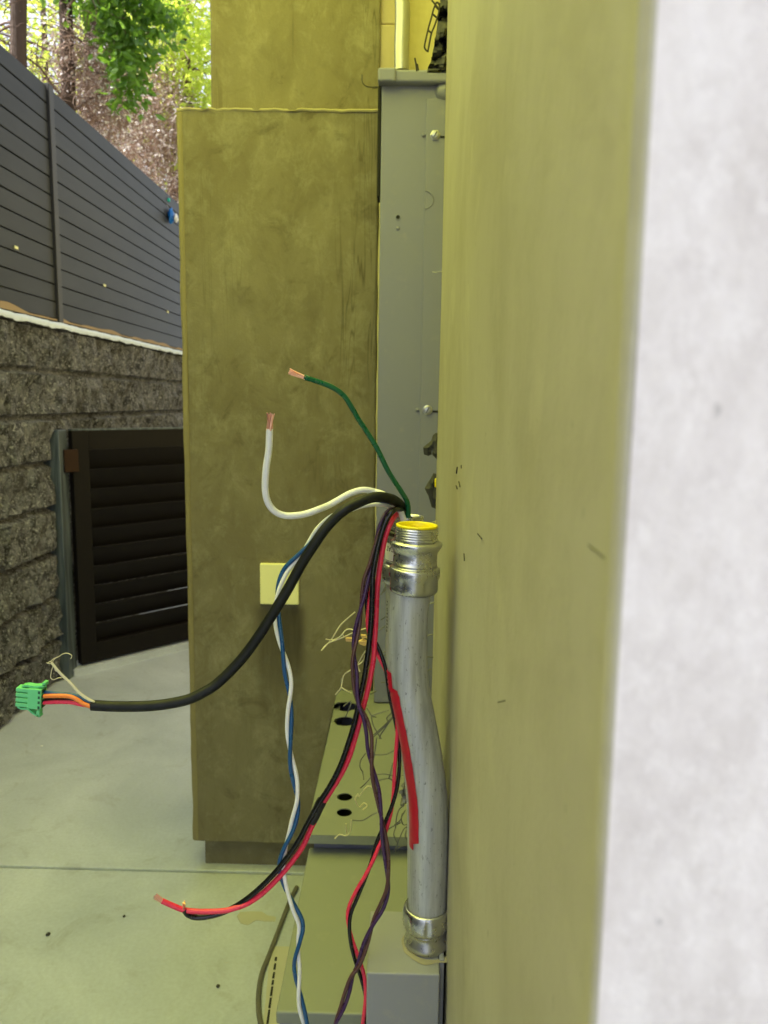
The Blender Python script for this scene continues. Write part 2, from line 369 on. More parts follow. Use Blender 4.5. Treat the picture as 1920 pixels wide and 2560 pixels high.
# ---------------------------------------------------------------- far pilaster
pl = at(449, 600, YP).x; zt = at(700, 274, YP).z; zb = at(600, 2105, YP).z
far = thing('stucco_pilaster', 'olive stained stucco pilaster with drip streaks behind the hanging wires', 'wall', (pl+.3, YP+.2, 0))
xr = at(941, 900, YP).x
b = MB()
def slab(b, x0, x1, y0, y1, z0, z1, seed, amp=.003):
    nx, nz = 24, 60; vs = []; fs = []
    def P(x, z): return (x, y0+amp*noise.noise(V(x*4, z*3, seed)), z)
    r = .006
    cols = [(x0, y1), (x0, y0+r), (x0+r*.3, y0+r*.3)]+[(x0+r+(x1-x0-2*r)*i/nx, y0) for i in range(nx+1)]+[(x1-r*.3, y0+r*.3), (x1, y0+r), (x1, y1)]
    rows = [(z0, 1), (z0, 0)]+[(z0+.004+(z1-z0-.008)*j/nz, 0) for j in range(nz+1)]+[(z1, 0), (z1, 1)]
    for (z, back) in rows:
        for i, (x, y) in enumerate(cols):
            e = .0025*noise.noise(V(z*12, seed, 2)) if i in (1, 2) else 0
            e2 = .003*noise.noise(V(x*14, seed, 7)) if z in (z0, z1) else 0
            yy = y1 if back else y+(amp*noise.noise(V(x*4, z*3, seed)) if 1 < i < len(cols)-2 else 0)
            vs.append((x+e, yy, z+e2))
    n = len(cols)
    for j in range(len(rows)-1):
        for i in range(n-1): fs.append((j*n+i, j*n+i+1, (j+1)*n+i+1, (j+1)*n+i))
    b.add(vs, fs, False)
slab(b, pl, xr, YP, YP+.5, zb, zt, 1.3)
b.build('pilaster_body', M['pil'], far)
b = MB(); xu = at(524, 150, YP+.05).x
slab(b, xu, xr-.001, YP+.055, YP+.5, zt-.05, 4.2, 5.3); b.build('upper_wall', M['pil'], far)['label'] = 'yellower upper wall above the ledge'
b = MB(); xb = at(513, 2150, YP+.035).x
b.box((xb, YP+.035, -.01), (.2, YP+.48, zb+.002), .003); b.build('plinth', M['pil'], far)
b = MB(); vs = []; n = 70
for i in range(n+1):
    x = pl+(xr-pl)*i/n; e = .0022*noise.noise(V(x*40, 2, 2))+.002*noise.noise(V(x*9, 7, 2)); c_ = .004 if noise.noise(V(x*22, 0, 9)) > .33 else 0
    vs += [(x, YP-.001, zt-.005+e), (x, YP-.0045-e, zt-.001+e-c_), (x, YP+.004, zt+.0045+e-c_), (x, YP+.06, zt+.004)]
b.add(vs, [(i*4+k, (i+1)*4+k, (i+1)*4+k+1, i*4+k+1) for i in range(n) for k in range(3)], True); b.build('ledge_lip', M['ledge'], far)
b = MB(); slab(b, xr+.001, xr+.011, YP-.003, YP+.05, zb+.1, zt-.01, 3.3, .002); b.build('edge_strip', M['yellow'], far)
b = MB(); slab(b, pl-.0015, pl+.016, YP-.0035, YP+.02, zb+.004, zt-.008, 6.3, .004); b.build('corner_bead', M['bead'], far)
# cream cover plate with hanging stain
pa = at(649, 1409, YP-.012); pb = at(748, 1513, YP-.012)
b = MB(); b.box((pa.x, YP-.012, pb.z), (pb.x-.001, YP+.002, pa.z), .004)
tag(b.build('cover_plate', M['plate']), 'square cream blank cover plate fixed to the olive pilaster', 'plate')

# back boards and wall beside the upper pipe
b = MB(); x0 = at(937, 100, 2.19).x; x1 = at(1000, 100, 2.19).x; zs = at(960, 61, 2.19).z
b.box((x0, 2.185, 0.12), (x1, 2.4, zs-.002), .004); b.box((x0+.003, 2.19, zs+.001), (x1, 2.4, 4.2), .004)
tag(b.build('trim_board', M['beige']), 'beige upright trim board left of the silver pipe above the panel', 'board')
b = MB(); slab(b, x1+.001, .209, 2.24, 2.5, 0, 4.2, 9.1, .002)
tag(b.build('recess_wall', M['yellow']), 'yellow plaster strip of wall to the right of the silver pipe', 'wall')

# ---------------------------------------------------------------- grey panels
def circle(cx, cy, r, n=28): return [(cx+r*math.cos(2*math.pi*k/n), cy+r*math.sin(2*math.pi*k/n)) for k in range(n)]
def holed_plate(outer, holes, z, th):
    """horizontal plate with round holes, as (verts, faces)"""
    bm = bmesh.new(); loops = [outer]+holes; allv = []
    for L in loops:
        vs = [bm.verts.new((x, y, z)) for x, y in L]; allv.append(vs)
        for i in range(len(vs)): bm.edges.new((vs[i], vs[(i+1) % len(vs)]))
    bmesh.ops.triangle_fill(bm, edges=list(bm.edges), use_beauty=True)
    for f in bm.faces:
        if f.normal.z < 0: f.normal_flip()
    bm.verts.index_update()
    V_ = [v.co.copy() for v in bm.verts]; F_ = [[v.index for v in f.verts] for f in bm.faces]
    for L in loops:
        if L is not outer: th = .002
        base = len(V_); n = len(L)
        V_ += [Vector((x, y, z)) for x, y in L]+[Vector((x, y, z-th)) for x, y in L]
        F_ += [(base+i, base+(i+1) % n, base+n+(i+1) % n, base+n+i) for i in range(n)]
    bm.free(); return V_, F_

# box A: lid with four knockouts
yA0 = 1.37; pA = atZ(775, 2087, .577); yA0 = pA.y; xA0 = (pA.x+atZ(836, 1728, .577).x)/2; xA1 = atZ(1020, 2087, .577).x+.012
ZA = .577
boxA = thing('wireway_box', 'grey metal wireway box with four round knockout holes in its lid', 'electrical box', ((xA0+xA1)/2, 1.7, 0))
holes = []
for (hx, hy, ww) in ((863, 1766, 30), (863, 1803, 28), (862, 1992, 19), (861, 2031, 19)):
    p = atZ(hx, hy, ZA); zc = (p-CP).dot(CAM_M @ V(0, 0, -1)); holes.append(circle(p.x, p.y, ww/F*zc))
v_, f_ = holed_plate([(xA0, yA0), (xA1, yA0), (xA1, YP-.01), (xA0, YP-.01)], holes, ZA, .018)
b = MB(); b.add(v_, f_)
b.box((xA0, yA0, ZA-.0182), (xA1, yA0+.032, ZA-.0178)); b.box((xA0, yA0+.0321, ZA-.0182), (xA0+.014, YP-.01, ZA-.0178)); b.build('lid', M['panel2'], boxA)
b = MB()
xi, yi = xA0+.012, yA0+.03
b.add([(xi, yi, .02), (xA1, yi, .02), (xA1, yi, ZA-.017), (xi, yi, ZA-.017), (xi, YP-.012, .02), (xi, YP-.012, ZA-.017), (xA1, YP-.012, .02), (xA1, YP-.012, ZA-.017)],
      [(0, 1, 2, 3), (4, 0, 3, 5), (1, 6, 7, 2), (0, 4, 6, 1), (6, 4, 5, 7)]); b.build('housing', M['panel'], boxA)
b = MB(); b.box((xi+.003, yi+.003, .03), (xA1-.003, YP-.015, .30)); b.build('inner_tray', M['dark'], boxA)  # added dark block, paints the shade seen through the knockout holes
b = MB(); e = holes[3]; cx = sum(p[0] for p in e)/len(e); cy = sum(p[1] for p in e)/len(e)
b.box((cx-.02, cy-.02, .40), (cx+.0, cy+.03, ZA-.05), .004); b.build('inner_bracket', M['screw'], boxA)
# box B in front
ZB = .534; pB = atZ(706, 2530, ZB); yB0 = pB.y; xB0 = (pB.x+atZ(755, 2146, ZB).x)/2; yB1 = yA0+.028
boxB = thing('trough_box', 'plain low grey metal box on the floor in front of the holed box', 'electrical box', (xB0+.1, 1.2, 0))
b = MB(); b.box((xB0, yB0, ZB-.02), (.19, yB1, ZB), .003); b.build('lid', M['panel2'], boxB)
b = MB(); b.box((xB0+.004, yB0+.006, .0), (.186, yB1-.004, ZB-.019), .003); b.build('housing', M['panel'], boxB)
# tall meter panel
YM = .0; YM = .823/.404; YM = atZ(960, 1757, ZA+.003).y
xm0 = at(945, 900, YM).x; zm1 = at(950, 214, YM).z
mp = thing('meter_panel', 'tall grey metal electrical panel standing in the recess behind the conduits', 'electrical panel', (xm0+.1, YM, ZA))
b = MB(); b.box((xm0, YM, ZA+.003), (.205, YM+.075, zm1+.01), .004); b.build('housing', M['panel'], mp)
sx = at(1054, 700, YM-.006)
b = MB(); pt = at(1070, 247, YM-.003); ptb = at(1040, 1750, YM-.003)
xs0 = at(1067, 300, YM).x; xs1 = at(1040, 1500, YM).x; xse = (xs0+xs1)/2
b.box((xse, YM-.007, ZA+.006), (.205, YM+.01, pt.z), .0025); b.build('side_cover', M['panel'], mp)
# half round knockout emboss
kc = at(1062, 500, YM-.004)
b = MB(); rk = .021
b.tube([V(kc.x+rk*math.sin(a)*1.0, YM-.0072, kc.z+rk*math.cos(a)) for a in [R(x) for x in range(0, 181, 12)]], .0018, 6); b.build('knockout_rim', M['panel'], mp)
b = MB(); zc1 = at(950, 173, YM-.02).z
xc0 = at(945, 190, YM-.02).x
b.box((xc0, YM-.022, zm1), (.205, YM+.08, zc1), .006)
xj = at(990, 190, YM-.03).x; b.box((xc0-.0, YM-.03, zm1-.001), (xj, YM+.0, zc1+.001), .005); b.build('rain_cap', M['panel'], mp)
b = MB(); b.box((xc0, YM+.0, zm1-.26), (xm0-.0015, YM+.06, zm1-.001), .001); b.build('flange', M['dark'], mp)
b = MB(); hc = at(1112, 230, YM)
b.lathe([(.002, -.016), (.016, -.014), (.022, -.006), (.024, .002)], hc, (0, 1, 0), 24); b.build('hub_boss', M['panel'], mp)
for (sx_, sy_) in ((1088, 337), (1069, 1025)):
    p = at(sx_, sy_, YM-.011); b = MB()
    b.lathe([(.0001, -.0035), (.0085, -.003), (.0098, -.0015), (.0098, .0), (.0105, .0005), (.0125, .001), (.0125, .003)], p, (0, 1, 0), 6 if sy_ < 500 else 18, False)
    s_ = b.build('screw', M['screw'], mp)
    b = MB(); d = V(math.cos(R(60)), 0, math.sin(R(60)))*.008; q = V(-d.z, 0, d.x).normalized()*.0011
    pp = p+V(0, -.0038, 0); b.add([pp-d-q, pp+d-q, pp+d+q, pp-d+q], [(0, 1, 2, 3)]); b.build('slot', M['dark'], s_)
    b = MB(); b.box((p.x+.013, YM-.0077, p.z-.0045), (.2, YM-.006, p.z-.0015)); b.box((p.x+.013, YM-.0082, p.z-.006), (.2, YM-.006, p.z-.0045))
    b.build('slot_line', M['dark'], mp)
for (sx_, sy_) in ((1059, 338), (1043, 1025), (995, 571)):
    p = at(sx_, sy_, YM); b = MB(); b.lathe([(.0001, -.0035), (.003, -.003), (.0048, -.001), (.005, .001)], p+V(0, -.0015 if sy_ != 571 else 0, 0), (0, 1, 0), 16); b.build('rivet', M['panel'], mp)
p = at(995, 543, YM); b = MB(); b.lathe([(.0001, -.0006), (.0048, -.0006), (.0050, .0005)], p, (0, 1, 0), 20, False); b.build('screw_hole', M['dark'], mp)
b = MB(); b.lathe([(.0048, -.0008), (.0062, -.0018), (.0078, .0)], p, (0, 1, 0), 24); b.build('hole_rim', M['panel'], mp)

# upper silver pipe
b = MB(); r_ = 17/F*2.1
b.tube(path([(1004, 178, YM+.02), (1004, 120, YM+.02), (1006, 60, YM+.02), (1006, 10, YM+.02), (1001, -60, YM+.02), (990, -160, YM+.02), (985, -300, YM+.02)]), r_, 24)
tag(b.build('riser_pipe', M['riser']), 'silver metal pipe rising out of the top of the tall panel', 'pipe')

# tar paper, lath mesh above the panel
b = MB()
rows = [(-60, 1112, 1200), (0, 1100, 1190), (45, 1095, 1185), (90, 1089, 1180), (130, 1082, 1175), (150, 1078, 1165), (176, 1068, 1160)]
nx = 10; vs = []; fs = []; NR = 28
for j in range(NR+1):
    t_ = j/NR*(len(rows)-1); i = min(int(t_), len(rows)-2); f = t_-i
    py = rows[i][0]*(1-f)+rows[i+1][0]*f; xa = rows[i][1]*(1-f)+rows[i+1][1]*f+4*noise.noise(V(j*.7, 0, 0)); xe = 1190
    for k in range(nx+1):
        px = xa+(xe-xa)*k/nx
        p = at(px, py, 1.62+.10*noise.noise(V(k*.45, j*.28, 2.2))); vs.append(p)
for j in range(NR):
    for k in range(nx): fs.append((j*(nx+1)+k, j*(nx+1)+k+1, (j+1)*(nx+1)+k+1, (j+1)*(nx+1)+k))
b.add(vs, fs, False); back = [v+V(.0, .012, 0) for v in vs]; b.add(back, [f[::-1] for f in fs], False)
tag(b.build('torn_building_paper', M['tar']), 'torn black building paper sticking out above the tall grey panel', 'building paper')
b = MB()
w1 = [(1078, -10), (1090, 12), (1070, 75), (1064, 112), (1061, 118), (1072, 128), (1090, 60), (1098, 10)]
for L in ([(1079, 0), (1087, 10), (1097, 22)], [(1091, 6), (1084, 22), (1078, 45), (1073, 62), (1069, 78), (1064, 100), (1061, 117), (1066, 126), (1072, 129)],
          [(1099, 8), (1097, 30), (1087, 62), (1078, 85), (1070, 126)], [(1088, 14), (1096, 24)], [(1082, 36), (1092, 44)], [(1070, 76), (1080, 84)], [(1091, 6), (1096, 8), (1099, 14)],
          [(1037, 145), (1040, 160), (1042, 178)], [(1043, 160), (1046, 176)]):
    b.tube(path([(x, y, 1.60) for x, y in L], 4), .0018, 5)
tag(b.build('lath_mesh', M['lathd']), 'bent dark wire lath mesh beside the torn black paper', 'wire mesh')
b = MB(); b.tube(path([(905, 187, YM-.03), (906, 205, YM-.04), (915, 215, YM-.04), (928, 218, YM-.03), (944, 217, YM-.022)], 5), .0014, 5); b.tube(path([(931, 222, YM-.03), (944, 220, YM-.022)], 3), .001, 5)
tag(b.build('stray_wire', M['lathd']), 'thin dark wire curling out left of the tall panel cap', 'wire')
b = MB(); b.tube(path([(1081, 680, 1.3), (1090, 681, 1.3), (1100, 679, 1.29), (1116, 679, 1.275)], 4), .0009, 5)
tag(b.build('stray_wire', M['screw']), 'short straight wire poking from the near wall edge over the tall panel', 'wire')
b = MB(); b.tube(path([(1054, 1310, 1.2), (1080, 1306, 1.22), (1095, 1300, 1.24)], 4), .0007, 5); b.tube(path([(1084, 1317, 1.24), (1090, 1302, 1.25), (1092, 1294, 1.26)], 4), .0007, 5)
tag(b.build('stray_wire', M['shield']), 'fine pale wire behind the yellow ringed connector', 'wire')

def blob_sheet(name, L, Y, mat, label, th=.01):
    n = len(L); cx = sum(p[0] for p in L)/n; cy = sum(p[1] for p in L)/n; b = MB()
    outer = [at(x, y, Y+.012*noise.noise(V(x*.1, y*.1, 0))) for x, y in L]; mid = [at(cx+(x-cx)*.5, cy+(y-cy)*.5, Y-.006+.012*noise.noise(V(x*.3, y*.3, 3))) for x, y in L]
    vs = outer+mid+[at(cx, cy, Y-.004)]+[p+V(0, th, 0) for p in outer]
    fs = [(i, (i+1) % n, n+(i+1) % n, n+i) for i in range(n)]+[(n+i, n+(i+1) % n, 2*n) for i in range(n)]
    fs += [(2*n+1+i, 2*n+1+(i+1) % n, (i+1) % n, i) for i in range(n)]+[tuple(range(2*n+1, 3*n+1))[::-1]]
    b.add(vs, fs, False); return tag(b.build(name, mat), label, 'debris')
blob_sheet('torn_paper_scrap', [(1083, 1088), (1090, 1083), (1100, 1084), (1102, 1150), (1090, 1146), (1081, 1137), (1086, 1128), (1081, 1112), (1076, 1128), (1079, 1136), (1071, 1140), (1060, 1136), (1058, 1119), (1067, 1112), (1079, 1102)], 1.30, M['tar'], 'curled black paper scrap by the lower screw of the tall panel')
blob_sheet('torn_paper_scrap', [(1084, 1184), (1094, 1186), (1104, 1190), (1104, 1262), (1090, 1272), (1079, 1268), (1071, 1240), (1062, 1222), (1072, 1205), (1078, 1196)], 1.30, M['tar'], 'larger grey-brown paper scrap just above the back conduit')
b = MB(); p = at(1092, 1207, 1.275); b.box(p-V(.0035, .003, .0075), p+V(.004, .003, .0075), .0015)
tag(b.build('yellow_clip', M['yel']), 'tiny yellow plastic nub at the edge of the near wall', 'clip')

# ---------------------------------------------------------------- junction box and conduits
J = thing('junction_box', 'small grey metal junction box under the bent conduit against the near wall', 'electrical box', (.03, .82, 0))
ZJ = .777
pj = atZ(921, 2432, ZJ); yj0 = pj.y; xj0 = (atZ(921, 2432, ZJ).x+atZ(921, 2290, ZJ).x)/2; yj1 = atZ(1000, 2278, ZJ).y
b = MB(); b.box((xj0, yj0, .36), (.0545, yj1, ZJ), .002); b.build('housing', M['panel3'], J)
b = MB(); ps = at(1141, 2475, yj0-.0); b.box((.0548, yj0+.02, .40), (.0605, yj1, ZJ+.003), .001); b.build('back_plate', M['panel3'], J)
ps = V(.0605, yj0+.004, at(1141, 2478, yj0).z)
b = MB(); b.lathe([(.0001, -.006), (.006, -.005), (.008, -.001), (.008, .003), (.012, .004), (.012, .006)], ps, (1, .0, 0), 20); b.build('screw', M['screw'], J)

def R0(px): return px/F*.846
SC = .846/F
def conduit(root, YC, dx, ztop, cen, label_strip=False, back=False):
    pts = [(x+dx, y, YC) for x, y in cen]
    P = path(pts, 10)
    b = MB(); b.tube(P, .0218, 40, False); b.build('pipe', M['pipe'], root); return P
cen = [(1028, 1440), (1026, 1477), (1021, 1530), (1019, 1573), (1018, 1610), (1019, 1660), (1023, 1710), (1031, 1756), (1044, 1820), (1055, 1880), (1064, 1941), (1070, 1990), (1072, 2037), (1072, 2110), (1070, 2200), (1067, 2290)]
YC = .815
fc = thing('bent_conduit', 'front steel conduit with offset bend, yellow ringed threaded top and red strip', 'conduit', (at(1066, 2380, YC).x, YC, ZJ))
P = conduit(fc, YC, 0, 0, cen)
# top connector profile, measured down from rim
base = at(1034, 1470, YC+.0); top = at(1042, 1318, YC); ax = (top-base).normalized(); H = (top-base).length
def hexf(n=6, amp=.035, ph=.3):
    return lambda a, j, h: 1
thr = []
h0 = H-.0135
for i in range(5):
    h = h0+.0135*i/5; thr += [(.0222, h), (.0236, h+.0010), (.0236, h+.0015), (.0222, h+.0026)]
body = [(.0255, .006), (.0272, .0075), (.0277, .019), (.0275, .0225), (.0262, .0235), (.0245, .0238), (.0245, .0248), (.0236, .0250), (.0236, .0262), (.0243, .0265), (.0243, .0278), (.0236, .0282),
        (.0236, .0395), (.0246, .0420), (.0268, .0455), (.0282, .0480), (.0284, .0500), (.0278, .0515), (.0250, .0530), (.0228, .0538)]
body = [(r, h*(h0/.054)) for r, h in body]
hexy = lambda a, j, h: 1+.03*max(0, math.cos(6*(a+.45)))**1.0 if .003 < h < .019 else 1
b = MB(); b.lathe([(.0215, -.004), (.0240, -.0045), (.0262, -.0015), (.0272, .003), (.0268, .010), (.0277, .0145), (.0277, .019), (.0275, .0225), (.0262, .0235), (.0245, .0238)], base, ax, 72, True, lambda a, j, h: (1-.10*(1-abs(math.cos(3*(a+.52)))**.5)) if -.001 < h < .0125 else 1)
cn = b.build('compression_nut', M['zinc'], fc)
b = MB(); b.lathe(body[5:]+thr+[(.0222, H), (.0205, H+.0004), (.0205, H-.012)], base, ax, 72); cb = b.build('connector_body', M['zinc'], fc)
b = MB(); b.lathe([(.0222, H+.0006), (.0226, H+.0016), (.0222, H+.0030), (.0205, H+.0034), (.0193, H+.0026), (.0185, H-.002), (.0180, H-.012), (.0180, H-.03), (.0001, H-.0305)], base, ax, 64); b.build('bushing', M['yel'], fc)
# embossed marks on connector body
def text_mesh(s, size, depth=.0003):
    cu = bpy.data.curves.new('t', 'FONT'); cu.body = s; cu.size = size; cu.extrude = depth; cu.align_x = 'CENTER'; cu.align_y = 'CENTER'
    o = bpy.data.objects.new('t', cu); COL.objects.link(o); dg = bpy.context.evaluated_depsgraph_get(); dg.update()
    me = bpy.data.meshes.new_from_object(o.evaluated_get(dg)); V_ = [v.co.copy() for v in me.vertices]; F_ = [tuple(p.vertices) for p in me.polygons]
    bpy.data.objects.remove(o); bpy.data.curves.remove(cu); bpy.data.meshes.remove(me); return V_, F_
def text_on_cyl(s, size, c, axis, r, ang, h, rot=0, depth=.0003):
    """letters wrapped round a cylinder; ang measured from -Y towards -X"""
    V_, F_ = text_mesh(s, size, depth); axis = axis.normalized(); out = []
    rm = Matrix.Rotation(rot, 3, 'Z')
    for v in V_:
        v = rm @ v; a = ang - v.x/r
        e1 = V(0, -1, 0); e1 = (e1-axis*e1.dot(axis)).normalized(); e2 = axis.cross(e1)   # e2 ~ +X
        if e2.x > 0: e2 = -e2
        out.append(c+axis*(h+v.y)+(e1*math.cos(a)+e2*math.sin(a))*(r+v.z))
    return out, F_
b = MB(); hb = h0*.033/.054
for s_, a_ in (('UNI', .25), ('G', -.28)):
    v_, f_ = text_on_cyl(s_, .0055, base, ax, .0237, a_, hb, 0, .0004); b.add(v_, f_)
b.build('embossed_mark', M['zinc'], cb)
# bottom connector
bt = at(1066, 2376, YC); bt.z = ZJ
tp = at(1067, 2262, YC); ax2 = (tp-bt).normalized()
b = MB(); k = (tp-bt).length/.058
prof = [(.0245, .0), (.0262, .0025), (.0266, .006), (.0255, .0105), (.0238, .016), (.0232, .020), (.0232, .0235), (.0240, .0245), (.0240, .0262), (.0234, .027)]
b.lathe([(r, h*k) for r, h in prof], bt, ax2, 64); b.build('box_connector', M['zinc'], fc)
b = MB(); prof = [(.0236, .027), (.0262, .0285), (.0278, .033), (.0283, .040), (.0278, .048), (.0262, .0555), (.0245, .058), (.0226, .0575), (.0218, .055)]
b.lathe([(r, h*k) for r, h in prof], bt, ax2, 72, True, lambda a, j, h: (1-.09*(1-abs(math.cos(3*a))**.5)) if h > .031*k and h < .05*k else 1); b.build('compression_nut', M['zinc'], fc)
b = MB(); b.lathe([(.033, .0006), (.029, .0012), (.0265, .001)], bt+V(.004, -.002, 0), (0, 0, 1), 40, True, lambda a, j, h: 1+.10*noise.noise(V(math.cos(a)*2, math.sin(a)*2, 0)) if j == 0 else 1); o = b.build('grime_ring', M['grime'], fc)
# red strip along the left front of the pipe
b = MB(); vs = []; fs = []
rs = [(980, 1662, 1004), (979, 1690, 1012), (983, 1720, 1006)]
zt_, zb_ = at(985, 1668, YC).z, at(1035, 2112, YC).z
idx = [i for i, p in enumerate(P) if zb_ < p.z < zt_]
def frame(P, i):
    t_ = (P[min(i+1, len(P)-1)]-P[max(i-1, 0)]).normalized(); e1 = V(-.05, -1, 0); e1 = (e1-t_*e1.dot(t_)).normalized(); e2 = t_.cross(e1)
    if e2.x > 0: e2 = -e2
    return t_, e1, e2
K = 8
for n_i, i in enumerate(idx):
    t_, e1, e2 = frame(P, i); f = n_i/(len(idx)-1)
    a0 = R(30)+R(3)*math.sin(n_i*.9)*(1 if f < .15 else .15); a1 = R(92)
    if f < .1: a0 = R(52)
    if f > .97: a0 = R(50)
    for k_ in range(K+1):
        a = a0+(a1-a0)*k_/K; lift = .0006+(.0015*abs(math.sin(n_i*1.3))*(k_/K) if f < .12 else 0)
        vs.append(P[i]+(e1*math.cos(a)+e2*math.sin(a))*(.0218+lift))
for j in range(len(idx)-1):
    for k_ in range(K): fs.append((j*(K+1)+k_, j*(K+1)+k_+1, (j+1)*(K+1)+k_+1, (j+1)*(K+1)+k_))
b.add(vs, fs, True); b.build('red_strip', M['redt'], fc)

# back conduit
YB = .90
bc = thing('straight_conduit', 'rear steel conduit with white sticker and the wires coming out of its top', 'conduit', (at(1060, 2380, YB).x, YB, 0))
cenb = [(1011, 1430), (1011, 1500), (1010, 1573), (1010, 1640), (1016, 1710), (1036, 1820), (1055, 1941), (1062, 2037), (1062, 2200), (1060, 2400), (1056, 2800)]
Pb = path([(x, y, YB) for x, y in cenb], 8)
b = MB(); b.tube(Pb, .0222, 32, False); b.build('pipe', M['pipe'], bc)
base2 = at(1011, 1450, YB); top2 = at(1019, 1291, YB); axb = (top2-base2).normalized(); H2 = (top2-base2).length
kk = H2/.075
b = MB(); b.lathe([(.0225, -.004), (.0255, -.003), (.0272, .003), (.0276, .012), (.0268, .018), (.0238, .020)], base2, axb, 48); b.build('compression_nut', M['zinc'], bc)
th2 = []
hA = H2-.0165
for i in range(6): h = hA+.0165*i/6; th2 += [(.0182, h), (.0194, h+.0010), (.0194, h+.0014), (.0182, h+.0026)]
b = MB(); b.lathe([(.0236, .020), (.0240, .022), (.0240, hA-.014), (.0248, hA-.012), (.0236, hA-.006)], base2, axb, 48); cb2 = b.build('connector_body', M['zinc'], bc)
b = MB(); b.lathe(th2+[(.0190, H2), (.0186, H2+.0008), (.0168, H2+.0006), (.0164, H2-.004), (.0164, H2-.03)], base2, axb, 48); b.build('thread', M['zinc'], cb2)
b = MB(); b.lathe([(.0238, hA-.006), (.0246, hA-.005), (.0246, hA-.001), (.0190, hA-.0005)], base2, axb, 40); b.build('gasket', M['tape'], bc)
b = MB(); hs0 = .024; hs1 = hA-.0145
b.lathe([(.0242, hs0), (.02425, hs0+.0003), (.02425, hs1)], base2, axb, 48); st = b.build('sticker', M['paper'], bc)
b = MB(); b.lathe([(.02435, hs0+.001), (.02435, hs0+.0017)], base2, axb, 48); v_, f_ = text_on_cyl('CAT', .0085, base2, axb, .02432, R(52), hs1-.006, math.pi, .00008); b.add(v_, f_)
b.build('sticker_print', M['ink'], st)
# printed characters running down the rear pipe
b = MB(); cc = at(1010, 1535, YB)
v_, f_ = text_on_cyl('T L O S S E S S 0', .0056, at(1010, 1560, YB), V(0, 0, 1), .0223, R(68), .012, -math.pi/2, .00006); b.add(v_, f_)
b.build('pipe_print', M['ink'], bc)

# ---------------------------------------------------------------- cables and wires
def strands(tip_dir, p0, length, r, n, sp, seed, mat=None, rs=.0007):
    random.seed(seed); b = MB(); d = tip_dir.normalized(); u = d.orthogonal().normalized(); v = d.cross(u)
    for i in range(n):
        a = random.random()*6.28; q = r*math.sqrt(random.random()); o0 = (u*math.cos(a)+v*math.sin(a))*q
        L = length*random.uniform(.82, 1.05); tw = random.uniform(-.3, .3); a2 = a+tw+.9; s2 = sp*random.uniform(.8, 1.15)
        o1 = (u*math.cos(a2)+v*math.sin(a2))*q*s2
        b.tube(cr([p0-d*.002+o0, p0+d*L*.5+(o0+o1)*.5, p0+d*L+o1], 4), rs, 5)
    return b
# black control cable with plug
SH = [(1019, 1330, .905), (1017, 1300, .90), (1010, 1275, .892), (991, 1254, .872), (970, 1245, .855), (945, 1242, .845), (920, 1247, .84), (893, 1258, .835), (868, 1271, .83), (844, 1289, .828), (818, 1316, .825), (795, 1347, .822), (756, 1407, .82), (720, 1472, .818), (690, 1522, .815), (650, 1585, .812), (615, 1634, .81), (579, 1675, .807), (540, 1711, .804), (509, 1731, .80), (475, 1747, .797), (440, 1756, .794), (395, 1763, .79), (347, 1766, .786), (285, 1766, .782), (229, 1763, .78)]
cab = thing('control_cable', 'thick black cable curving left to a small green plug', 'cable', at(1019, 1330, .885))
b = MB(); b.tube(path(SH, 6), .00575, 20); b.build('sheath', M['sheath'], cab)
e0 = at(229, 1763, .78)
b = MB(); b.tube([e0, e0+(at(215, 1763, .78)-e0)*.02], .0052, 16); b.build('sheath_end', M['ink'], cab)
def z5(L, Y=.78): return [(x/2.9625, 1560+y/2.9625, Y) for x, y in L]
for nm, L, r_, dy in (('blue', [(325, 505), (400, 512), (500, 522), (570, 533), (620, 560), (690, 588)], .0021, .002), ('blk', [(320, 557), (400, 556), (500, 558), (580, 576), (700, 600)], .0019, .004),
                  ('red', [(300, 585), (380, 580), (450, 578), (530, 582), (600, 597), (700, 612)], .0021, 0.0), ('org', [(325, 534), (400, 532), (480, 533), (530, 541), (580, 565), (620, 592), (680, 614)], .0023, -.003)):
    b = MB(); b.tube(cr([at(x, y, Y+dy) for x, y, Y in z5(L)], 8), r_, 12); b.build('core_wire', M[nm], cab)
b = MB(); Pd = cr([at(*p) for p in z5([(700, 575), (660, 560), (600, 520), (560, 480), (515, 430), (460, 380), (420, 335), (385, 290)], .776)], 8)
for k in range(6):
    ph = k*1.05; b.tube([p+V(math.cos(ph+i*.25), .2*math.sin(ph+i*.3), math.sin(ph+i*.25))*(.0009 if i > 8 else .0003+.00008*i) for i, p in enumerate(Pd)], .0007, 5)
for L in ([(385, 290), (378, 278), (400, 255), (430, 245), (460, 225), (490, 216), (515, 222), (532, 236), (524, 258)], [(395, 300), (385, 335), (375, 385), (380, 405), (400, 412), (430, 400), (460, 398)],
          [(385, 290), (360, 292), (345, 285)], [(385, 285), (370, 278), (350, 292)], [(410, 345), (390, 290), (402, 262), (425, 243)], [(400, 310), (410, 345), (424, 352)]):
    b.tube(cr([at(*p) for p in z5(L, .776)], 5), .00042, 5)
b.build('drain_wire', M['shield'], cab)
